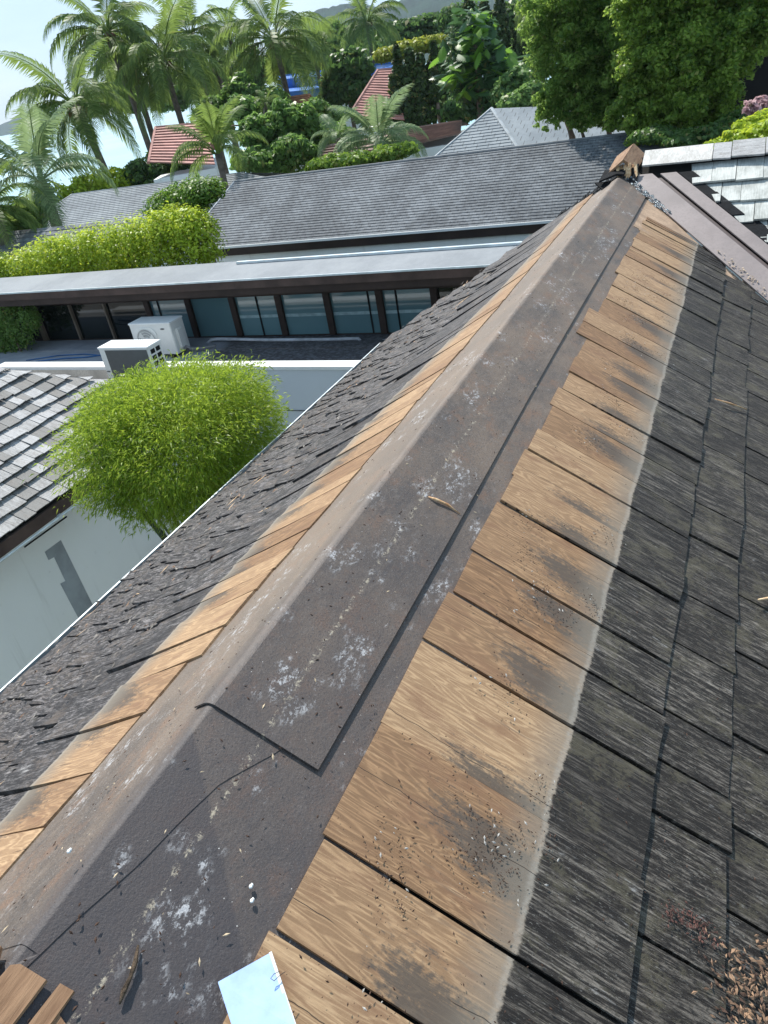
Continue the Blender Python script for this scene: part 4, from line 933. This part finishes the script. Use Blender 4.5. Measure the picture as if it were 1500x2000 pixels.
# round bamboo in the courtyard
bc = atD(340, 850, 8.3)
bt = thing('bamboo_bush', 'dense rounded bamboo bush with bright narrow leaves in the courtyard', 'bamboo', loc=(bc[0], bc[1], GZ))
def bamboo():
    r = np.random.RandomState(4); k = 8.3 / 1463
    N = 34000; cen = []
    blobs = [(345, 835, 190, 112, 1.0), (235, 862, 100, 92, .8), (452, 855, 100, 100, .8), (340, 900, 150, 110, .8), (330, 780, 140, 60, .8), (430, 770, 90, 52, .6), (245, 800, 85, 55, .6)]
    low = [(300, 965, 70, 36, .45), (370, 985, 70, 36, .45), (430, 950, 75, 50, .6), (235, 940, 60, 45, .5)]
    r6 = random.Random(12); sprig = []
    for i in range(70):
        a = r6.uniform(-.2, math.pi + .2) if i < 50 else r6.uniform(0, math.tau); q = r6.uniform(.74, .90)
        sprig.append((342 + 205 * q * math.cos(a), 855 - 132 * q * math.sin(a), r6.uniform(16, 34), r6.uniform(9, 17), r6.uniform(.12, .8)))
    V = []
    def cloud(bl, n, seed):
        rr = np.random.RandomState(seed); B = [(atD(a, b, 8.3), (c * k, e, d * k)) for a, b, c, d, e in bl]
        wts = np.array([b[1][0] * b[1][2] for b in B]); wts /= wts.sum(); idx = rr.choice(len(B), n, p=wts)
        C_ = np.array([b[0] for b in B])[idx]; Rr = np.array([b[1] for b in B])[idx]
        d = rr.normal(size=(n, 3)); d /= np.linalg.norm(d, axis=1)[:, None]; rad = .45 + .55 * rr.rand(n) ** .5
        bump_ = 1 + .10 * np.sin(d[:, 0] * 4.3 + 1.1 * idx) + .14 * np.sin(d[:, 0] * 9 + idx) * np.sin(d[:, 2] * 8) + rr.normal(size=n) * .05
        p = C_ + d * Rr * (rad * bump_)[:, None]
        # blades point outwards and hang
        t = d * .9 + rr.normal(size=(n, 3)) * .55 + np.array([0, 0, .05]); t /= np.linalg.norm(t, axis=1)[:, None]
        b = np.cross(t, rr.normal(size=(n, 3))); b /= np.linalg.norm(b, axis=1)[:, None]; nn = np.cross(t, b)
        L = (.038 + .045 * rr.rand(n))[:, None]; W_ = L * .085
        dr = np.array([0, 0, -1.]) * L * .28
        return np.stack([p, p + t * L * .45 + b * W_, p + t * L + dr, p + t * L * .45 - b * W_], 1).reshape(-1, 3)
    v = np.concatenate([cloud(blobs, 74000, 1), cloud(low, 9000, 2), cloud(sprig, 3500, 3)])
    fast_mesh('foliage', v, len(v) // 4, 4, L_BAM, bt)
    m = MB(); r = random.Random(2)
    for i in range(9):
        a = r.uniform(0, math.tau); q = .18 * math.sqrt(r.random()); bx, by = bc[0] - .25 + q * math.cos(a), bc[1] + q * math.sin(a)
        m2 = MB(); m2.tube([(bx, by, GZ), (bx + .1 * math.cos(a), by + .1 * math.sin(a), bc[2] - 1.4), (bx + .6 * math.cos(a), by + .6 * math.sin(a), bc[2] + .2)], [.02, .017, .006], 6)
        m2.build('cane', plain('bamboo_cane', (.05, .075, .03), .5) if i == 0 else bpy.data.materials['bamboo_cane'], bt, True)
bamboo()
G_ = 'shrubs and small trees behind the grey roofs'
# ---- palms
def frond_mesh(L, e0, droop, seed, pairs=46, wl=.26, hang=.75, mat=None):
    r = random.Random(seed); v = []; f = []; pts = []
    x = z = 0.; n = 14; e = e0
    for i in range(n + 1):
        pts.append(Vector((x, 0, z))); e -= droop / n * (1 + .8 * i / n); x += math.cos(e) * L / n; z += math.sin(e) * L / n
    def at(t):
        q = t * n; i = min(n - 1, int(q)); return pts[i].lerp(pts[i + 1], q - i), (pts[i + 1] - pts[i]).normalized()
    mb = MB(); mb.tube(pts, [L * .011 * (1 - .85 * i / n) for i in range(n + 1)], 4)
    for i in range(pairs):
        t = .16 + .83 * i / (pairs - 1); p, d = at(t); up = Vector((0, 1, 0)).cross(d) * -1
        ll = L * wl * math.sin(math.pi * min(1, (t * .86 + .10))) ** .7 * r.uniform(.85, 1.1)
        for sg in (-1, 1):
            side = Vector((0, sg, 0)); h = hang * r.uniform(.7, 1.3)
            o = (side * (1 - h * .35) + d * .55 + Vector((0, 0, .10))).normalized(); o2 = (side * .45 + d * .35 + Vector((0, 0, -h))).normalized()
            a = p; b = p + o * ll * .45; c = b + o2 * ll * .6; wv = d * ll * .045
            mb.add([a - wv * .4, a + wv * .4, b + wv, b - wv, c], [(0, 1, 2, 3), (3, 2, 4)])
    me = bpy.data.meshes.new('frond'); me.from_pydata(mb.v, [], mb.f); me.materials.append(mat or L_PALM); me.update(); return me
FM = {}
for mk, mt in (('a', L_PALM), ('b', L_PALMB)):
    FM[mk] = [[frond_mesh(1, e0, dr, 10 * k + s_, hang=hg, mat=mt) for s_ in range(2)] for k, (e0, dr, hg) in enumerate([(1.35, .9, .35), (1.0, 1.5, .6), (.55, 1.5, .9), (.10, 1.3, 1.0), (-.35, .9, 1.0)])]
npalm = [0]
def palm(label, px, py, D, rpx, base=None, cnt=(3, 6, 7, 6, 4), mk='a', lean=(0, 0), name='coconut_palm', cat='palm', group='coconut palms behind the roofs', trunk=True, seed=None, rt=.16):
    npalm[0] += 1; r = random.Random(seed or npalm[0] * 13); c = Vector(atD(px, py, D)); L = rpx * D / 1463 * .98
    b = Vector((c.x + lean[0], c.y + lean[1], GZ)); t = thing(name, label, cat, group, tuple(b))
    if trunk:
        m = MB(); m.tube([b, b.lerp(c, .35) + Vector((lean[0] * -.12, lean[1] * -.12, 0)), b.lerp(c, .75), c], [rt * 1.25, rt, rt * .85, rt * .9], 8); m.build('trunk', PALMT, t, True)
    k = 0
    for ring, q in enumerate(cnt):
        for i in range(q):
            a = math.tau * (i + r.uniform(-.3, .3)) / max(q, 1) + ring * .7
            o = bpy.data.objects.new('frond', r.choice(FM[mk][ring])); link(o, t)
            o.location = c - b + Vector((math.cos(a), math.sin(a), 0)) * L * .03; o.rotation_euler = (r.uniform(-.25, .25), r.uniform(-.12, .12), a); s_ = L * r.uniform(.85, 1.1); o.scale = (s_,) * 3
    if trunk and rpx > 70 and D > 33:
        for i in range(5):
            a = i * 1.3; bm = bmesh.new(); bmesh.ops.create_icosphere(bm, subdivisions=2, radius=.13); me = bpy.data.meshes.new('coconut'); bm.to_mesh(me); bm.free(); me.materials.append(NUT)
            o = bpy.data.objects.new('coconut', me); link(o, t); o.scale = (1, 1, 1.25); o.location = c - b + Vector((math.cos(a) * .28, math.sin(a) * .28, -.22))
    return t
NUT = plain('coconut_husk', (.16, .07, .03), .6, .3, 4.)
palm('tall coconut palm with full drooping crown standing in the centre of the group', 536, 78, 44, 128, lean=(.6, 0))
palm('leaning coconut palm with long yellowish lower fronds above the far left roof', 148, 205, 34, 128, lean=(2.0, -.5))
palm('dark dense coconut palm just left of the centre above the small red roof', 318, 118, 40, 122, lean=(.2, .4))
palm('tall coconut palm with its crown cut by the frame top beside the open sky', 208, 62, 42, 118, lean=(1.2, .3))
palm('small distant palm rising between the dark palm and the centre palm', 446, 62, 60, 62, lean=(.2, 0))
palm('distant slim coconut palm in front of the wooded hill', 716, 42, 62, 82, lean=(.2, 0))
palm('coconut palm crown filling the gap behind the dark dense palm', 372, 66, 50, 88, lean=(.3, 0))
palm('low palm behind the leaning palm with fronds over the open sky', 262, 150, 46, 90, lean=(.3, 0))
palm('background palm whose fronds overlap the centre palm on its far side', 612, 96, 56, 70, lean=(.3, 0))
palm('low palm with upright fronds at the left frame edge over the sea', 78, 352, 22, 150, cnt=(6, 5, 3, 2, 0), mk='b', lean=(.1, 0))
palm('low palm cut by the left frame edge with fronds hanging in front of the sea', -18, 405, 20, 110, cnt=(2, 4, 6, 5, 2), lean=(.0, 0))
palm('young upright palm standing right of the small red roof', 425, 300, 24, 110, cnt=(7, 5, 3, 1, 0), lean=(.0, 0), rt=.1)
palm('silvery palm with arching fronds in front of the steep red tiled roof', 742, 282, 26, 118, cnt=(6, 6, 5, 3, 0), mk='b', lean=(0, 0), rt=.12)
palm('low silvery palm spreading over the brown tiled roof', 660, 270, 27, 62, cnt=(2, 4, 4, 3, 0), mk='b', lean=(0, 0), rt=.1)
palm('thin stemmed small palm in front of the leafy shrubs', 518, 200, 30, 34, cnt=(2, 5, 5, 2, 0), lean=(0, 0), rt=.05)
palm('palm top hanging into the frame between the cypresses and the big trees', 1055, 15, 40, 60, cnt=(1, 3, 5, 6, 4), lean=(0, 0), rt=.12)
tree('broad_tree', 'hazy green tree line behind the coconut palms', 'tree', G_, [(470, 120, 75, 46, 30), (250, 190, 75, 46, 26), (180, 200, 75, 40, 22), (560, 100, 80, 46, 30), (640, 75, 80, 40, 22)], 9000, .26, L_MID, seed=71)
palm('dark coconut palm behind the leaning palm and the red roof', 250, 105, 50, 92, lean=(.3, 0))
palm('background coconut palm between the dark palm and the centre palm low down', 420, 130, 52, 84, lean=(.3, 0))
# ---- broad trees and shrubs
G = 'shrubs and small trees behind the grey roofs'
tree('leafy_tree', 'dark round leafy tree between the centre palm and the steep red roof', 'tree', G, [(685, 125, 46, 42, 26), (670, 165, 46, 40, 30), (700, 175, 46, 36, 30), (650, 185, 46, 26, 22)], 7000, .17, L_DARK, seed=21)
tree('leafy_shrub', 'mid green leafy shrub mass below the centre palm', 'shrub', G, [(480, 215, 30, 30, 26), (500, 260, 29, 40, 34), (560, 240, 29, 42, 40), (600, 250, 29, 34, 44), (570, 300, 28, 50, 34), (615, 215, 32, 26, 22), (500, 315, 28, 50, 26)], 16000, .10, L_MID, seed=22)
tree('leafy_shrub', 'bright light green shrub just behind the ridge of the dark grey roof', 'shrub', G, [(650, 318, 24, 45, 18), (700, 312, 24, 40, 16), (755, 300, 24, 40, 16), (790, 292, 24, 26, 14)], 7000, .07, leaf_mat('lime_leaf', (.07, .15, .02), (.20, .30, .04)), seed=23)
tree('leafy_shrub', 'round dark shrub with small shiny leaves below the red roof', 'shrub', G, [(310, 325, 33, 42, 30), (350, 330, 33, 36, 28), (275, 340, 33, 30, 26), (330, 360, 33, 60, 26)], 8000, .09, L_DARK, seed=24)
tree('leafy_shrub', 'bright green shrub along the top of the far left grey roof', 'shrub', G, [(205, 355, 33, 36, 26), (165, 370, 33, 34, 28), (240, 355, 33, 30, 26), (110, 385, 33, 34, 32), (85, 405, 33, 30, 34), (180, 400, 33, 50, 30), (250, 390, 33, 40, 26)], 9000, .08, L_BRIGHT, seed=25)
tree('leafy_shrub', 'shrub under the leaning palm at the far left', 'shrub', G, [(60, 420, 21, 30, 26), (20, 430, 21, 36, 30)], 5000, .08, L_MID, seed=26)
tree('broad_tree', 'dense green tree mass between the red roof and the leafy shrubs', 'tree', G, [(420, 225, 42, 46, 34), (470, 190, 42, 40, 34), (400, 260, 38, 40, 30), (530, 200, 42, 40, 24), (620, 235, 40, 50, 26), (640, 262, 36, 50, 24)], 12000, .14, L_MID, seed=61)
tree('broad_tree', 'dark tree mass behind the cypress row and the brown roof', 'tree', G, [(840, 200, 44, 50, 40), (790, 190, 46, 50, 50), (880, 150, 46, 40, 50), (900, 215, 38, 40, 24), (720, 200, 48, 40, 40)], 12000, .16, L_DARK, seed=62)
tree('flat_topped_tree', 'dark spreading tree with layered flat crown under the hill', 'tree', G, [(790, 55, 70, 46, 14), (835, 45, 70, 44, 14), (820, 70, 70, 50, 14), (770, 75, 70, 30, 12), (860, 62, 70, 30, 16)], 9000, .24, L_DARK, seed=27)
tree('broad_tree', 'broad green tree mass behind the silvery palm at the foot of the hill', 'tree', G, [(690, 90, 80, 60, 34), (620, 110, 85, 60, 34), (560, 130, 85, 60, 30), (745, 110, 80, 40, 26), (480, 150, 85, 60, 30), (400, 165, 85, 60, 28), (330, 190, 85, 50, 24)], 13000, .30, L_MID, seed=28)
tree('yellow_hedge', 'yellow green flowering hedge on the wall above the cypress columns', 'hedge', None, [(750, 108, 50, 24, 12), (785, 98, 50, 26, 14), (820, 90, 50, 26, 14), (852, 84, 50, 24, 14), (880, 95, 50, 20, 16)], 7000, .13, L_YEL, seed=29)
def cypress(label, px, y0, y1, w_, D, seed):
    k = (y1 - y0); bl = [(px + 2 * math.sin(i * 2.3), y0 + k * (i + .5) / 6, D, w_ * (.35 + .65 * min(1, (i + .6) / 3.2)), k * .13) for i in range(6)]
    tree('cypress', label, 'cypress', 'cypress columns', bl, 3600, .11, CYP, seed=seed, shell=.5, sub=0)
CYP = leaf_mat('cypress_leaf', (.018, .040, .012), (.060, .105, .022), .2)
for a in [('narrow cypress column tipped with yellow right of the steep roof', 776, 100, 250, 13, 38, 31), ('broad cypress column in the middle of the left cypress row', 800, 105, 250, 17, 38, 32), ('short cypress column ending the left cypress row', 822, 112, 245, 15, 38, 33), ('lone slim cypress column left of the big leaved tree', 847, 88, 195, 11, 38, 34),
          ('cypress tip left of the three behind the big leaved tree', 915, -5, 80, 14, 52, 35), ('middle pointed cypress behind the big leaved tree', 946, 8, 95, 16, 52, 36), ('broadest pointed cypress behind the big leaved tree', 976, 2, 130, 18, 50, 37), ('yellowish pointed cypress beside the palm at the frame top', 1018, 22, 120, 14, 50, 38)]: cypress(*a)
# big lobed leaves tree
def lobed_tree():
    c = atD(930, 110, 30); t = thing('big_leaved_tree', 'tree with large glossy lobed leaves above the pale hip roof', 'tree', G, (c[0], c[1], GZ)); r = random.Random(8)
    m = MB(); m.tube([(c[0], c[1], GZ), (c[0], c[1], c[2] - 1), (c[0], c[1], c[2] + .6)], [.16, .12, .05], 8); m.build('trunk', BARKM, t, True)
    def leaf(L, seed):
        rr = random.Random(seed); mb = MB(); n = 9; out = []
        for i in range(n * 2 + 1):
            q = i / (n * 2); w_ = math.sin(math.pi * q ** .8) * .36 * L * (1 if i % 2 else .55); out.append((q * L, w_))
        v = [(x, 0, -.18 * L * (x / L) ** 2) for x, y in out] + [(x + abs(y) * .4, y, -.18 * L * (x / L) ** 2 - abs(y) * .25) for x, y in out] + [(x + abs(y) * .4, -y, -.18 * L * (x / L) ** 2 - abs(y) * .25) for x, y in out]
        k = len(out); f = []
        for i in range(k - 1): f += [(i, i + 1, k + i + 1, k + i), (i, 2 * k + i, 2 * k + i + 1, i + 1)]
        me = bpy.data.meshes.new('leaf'); me.from_pydata(v, [], f); me.materials.append(LOB if seed % 2 else LOB2); me.update(); return me
    LOB = leaf_mat('lobed_leaf', (.06, .15, .02), (.17, .32, .04), .45); LOB2 = leaf_mat('dark_lobed_leaf', (.03, .08, .03), (.08, .16, .06), .3, .4)
    ms = [leaf(.62, i) for i in range(4)]
    for i in range(230):
        a, b = r.choice([(900, 75, ), (935, 45), (960, 90), (890, 120), (935, 120), (975, 130), (910, 170), (945, 180), (1000, 120), (925, 20), (880, 150)])
        q = atD(a + r.gauss(0, 14), b + r.gauss(0, 14), 30 + r.uniform(-1, 1))
        o = bpy.data.objects.new('leaf', r.choice(ms)); link(o, t); o.location = Vector(q) - t.location; o.rotation_euler = (r.uniform(-.4, .4), r.uniform(-.5, .9), r.uniform(0, math.tau)); s_ = r.uniform(.6, 1.25); o.scale = (s_,) * 3
    tag(leafcloud('inner_foliage', [(atD(925, 120, 30.8), (1.0, 1.0, 1.6)), (atD(945, 170, 30.6), (1.0, 1, 1))], 5000, .09, LOB2, t, seed=4), kind='stuff')
lobed_tree()
tree('leafy_shrub', 'pale green rounded shrub right of the big leaved tree', 'shrub', G, [(1010, 160, 28, 30, 26), (1035, 140, 29, 24, 24), (985, 185, 28, 28, 20), (1040, 185, 27, 30, 24), (1010, 195, 27, 34, 16)], 10000, .08, leaf_mat('pale_leaf', (.075, .15, .05), (.20, .32, .09)), seed=41)
tree('leafy_tree', 'deep green background tree filling behind the big leaved tree', 'tree', G, [(900, 40, 60, 50, 30), (990, 60, 60, 50, 40), (1060, 60, 60, 40, 60), (1000, 110, 56, 40, 30), (870, 190, 40, 40, 26), (940, 200, 36, 40, 20)], 12000, .18, L_DARK, seed=42)
# two big trees on the right
b1 = atD(1190, 262, 21.5); b2 = atD(1118, 268, 21.0)
tree('bushy_tree', 'tall bushy tree with pale forked trunk over the pale hip roof', 'tree', None,
     [(1100, 40, 20, 62, 52), (1160, 30, 20, 62, 56), (1110, 110, 20, 58, 48), (1175, 100, 20, 60, 56), (1095, 180, 20, 44, 40), (1150, 185, 20, 52, 44), (1210, 160, 20, 48, 48), (1080, 225, 19.8, 30, 22), (1140, 228, 19.8, 30, 18), (1215, 60, 20, 48, 60), (1190, 215, 20, 34, 24), (1130, -30, 20, 80, 40)],
     95000, .040, L_TREE, trunk=[tuple(np.array([b1[0], b1[1], GZ])), tuple(b1), tuple(atD(1185, 210, 21)), tuple(atD(1160, 170, 20.5))], seed=51, shell=.25, sub=46, fill=.66, spread=1.12, jit=.8)
m = MB(); m.tube([(b2[0], b2[1], GZ), b2, atD(1108, 240, 20.6), atD(1098, 200, 20.4)], [.09, .08, .06, .03], 7); m.tube([b2 + [.35, 0, -.3], atD(1136, 255, 21), atD(1134, 245, 21)], [.05, .04, .02], 6); tag(m.build('bare_trunk', BARKM, None, True), 'dark forked trunk rising behind the ridge left of the pale trunk', 'tree trunk')
b3 = atD(1330, 290, 19)
tree('bushy_tree', 'huge dark bushy tree filling the right frame corner', 'tree', None,
     [(1290, 30, 18, 70, 60), (1370, 20, 18, 72, 60), (1450, 40, 18, 56, 70), (1270, 110, 18, 62, 56), (1340, 100, 17.6, 70, 62), (1410, 100, 17.6, 55, 60), (1280, 190, 18, 60, 50), (1350, 185, 17.6, 66, 56), (1405, 180, 17.6, 36, 60), (1300, 240, 17.8, 60, 30), (1380, 240, 17.6, 44, 28), (1240, 225, 18.2, 44, 30), (1330, -30, 18, 110, 40), (1480, -10, 18, 50, 40), (1490, 40, 18, 36, 36)],
     120000, .040, leaf_mat('fig_leaf', (.035, .095, .016), (.29, .41, .07), .48, .42, .9), trunk=[(b3[0], b3[1], GZ), tuple(b3), tuple(atD(1340, 200, 18.5)), tuple(atD(1350, 100, 18.2))], seed=52, shell=.25, sub=46, fill=.70, spread=1.10, jit=.8)
c = atD(1520, 180, 22)
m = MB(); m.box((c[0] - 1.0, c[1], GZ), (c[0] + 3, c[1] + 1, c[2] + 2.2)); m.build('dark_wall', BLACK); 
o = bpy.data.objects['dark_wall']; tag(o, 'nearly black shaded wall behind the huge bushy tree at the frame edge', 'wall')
tree('flowering_bush', 'bush with pink blossoms at the right frame edge under the dark wall', 'bush', None, [(1480, 208, 15, 26, 14), (1500, 225, 15, 24, 16)], 2200, .045, leaf_mat('pink_petal', (.35, .17, .20), (.62, .42, .42), .3), seed=53)
tree('low_hedge', 'bright green hedge just behind the white grey shingles', 'hedge', None, [(1400, 285, 12.5, 24, 12), (1440, 275, 12.5, 34, 18), (1490, 268, 12.5, 40, 24), (1530, 255, 12.5, 40, 30), (1470, 250, 13.5, 30, 20), (1500, 235, 14, 30, 18)], 12000, .04, L_BRIGHT, seed=54)
tree('dark_shrub', 'dark undergrowth between the grey ridge and the huge bushy tree', 'shrub', None, [(1280, 262, 16.8, 50, 12), (1340, 268, 16.6, 50, 14), (1390, 262, 16.4, 36, 18), (1440, 240, 17, 40, 20)], 9000, .05, L_DARK, seed=55)
tree('small_shrub', 'small green shrub in the yard below the near eave corner', 'shrub', None, [(5, 1355, 11, 22, 16)], 900, .04, L_MID, seed=56)

# ---------------------------------------------------------------- air
hz = MB(); hz.box((-3300, -3300, GZ - 8), (3300, 3300, 420)); hv = bpy.data.materials.new('thin_haze'); hv.use_nodes = True
hn = hv.node_tree; hn.nodes.remove(hn.nodes['Principled BSDF']); pv = hn.nodes.new('ShaderNodeVolumePrincipled')
pv.inputs['Color'].default_value = (.74, .86, 1, 1); pv.inputs['Density'].default_value = .00020; pv.inputs['Anisotropy'].default_value = .2
hn.links.new(pv.outputs[0], hn.nodes['Material Output'].inputs['Volume'])
tag(hz.build('haze', hv), kind='stuff')
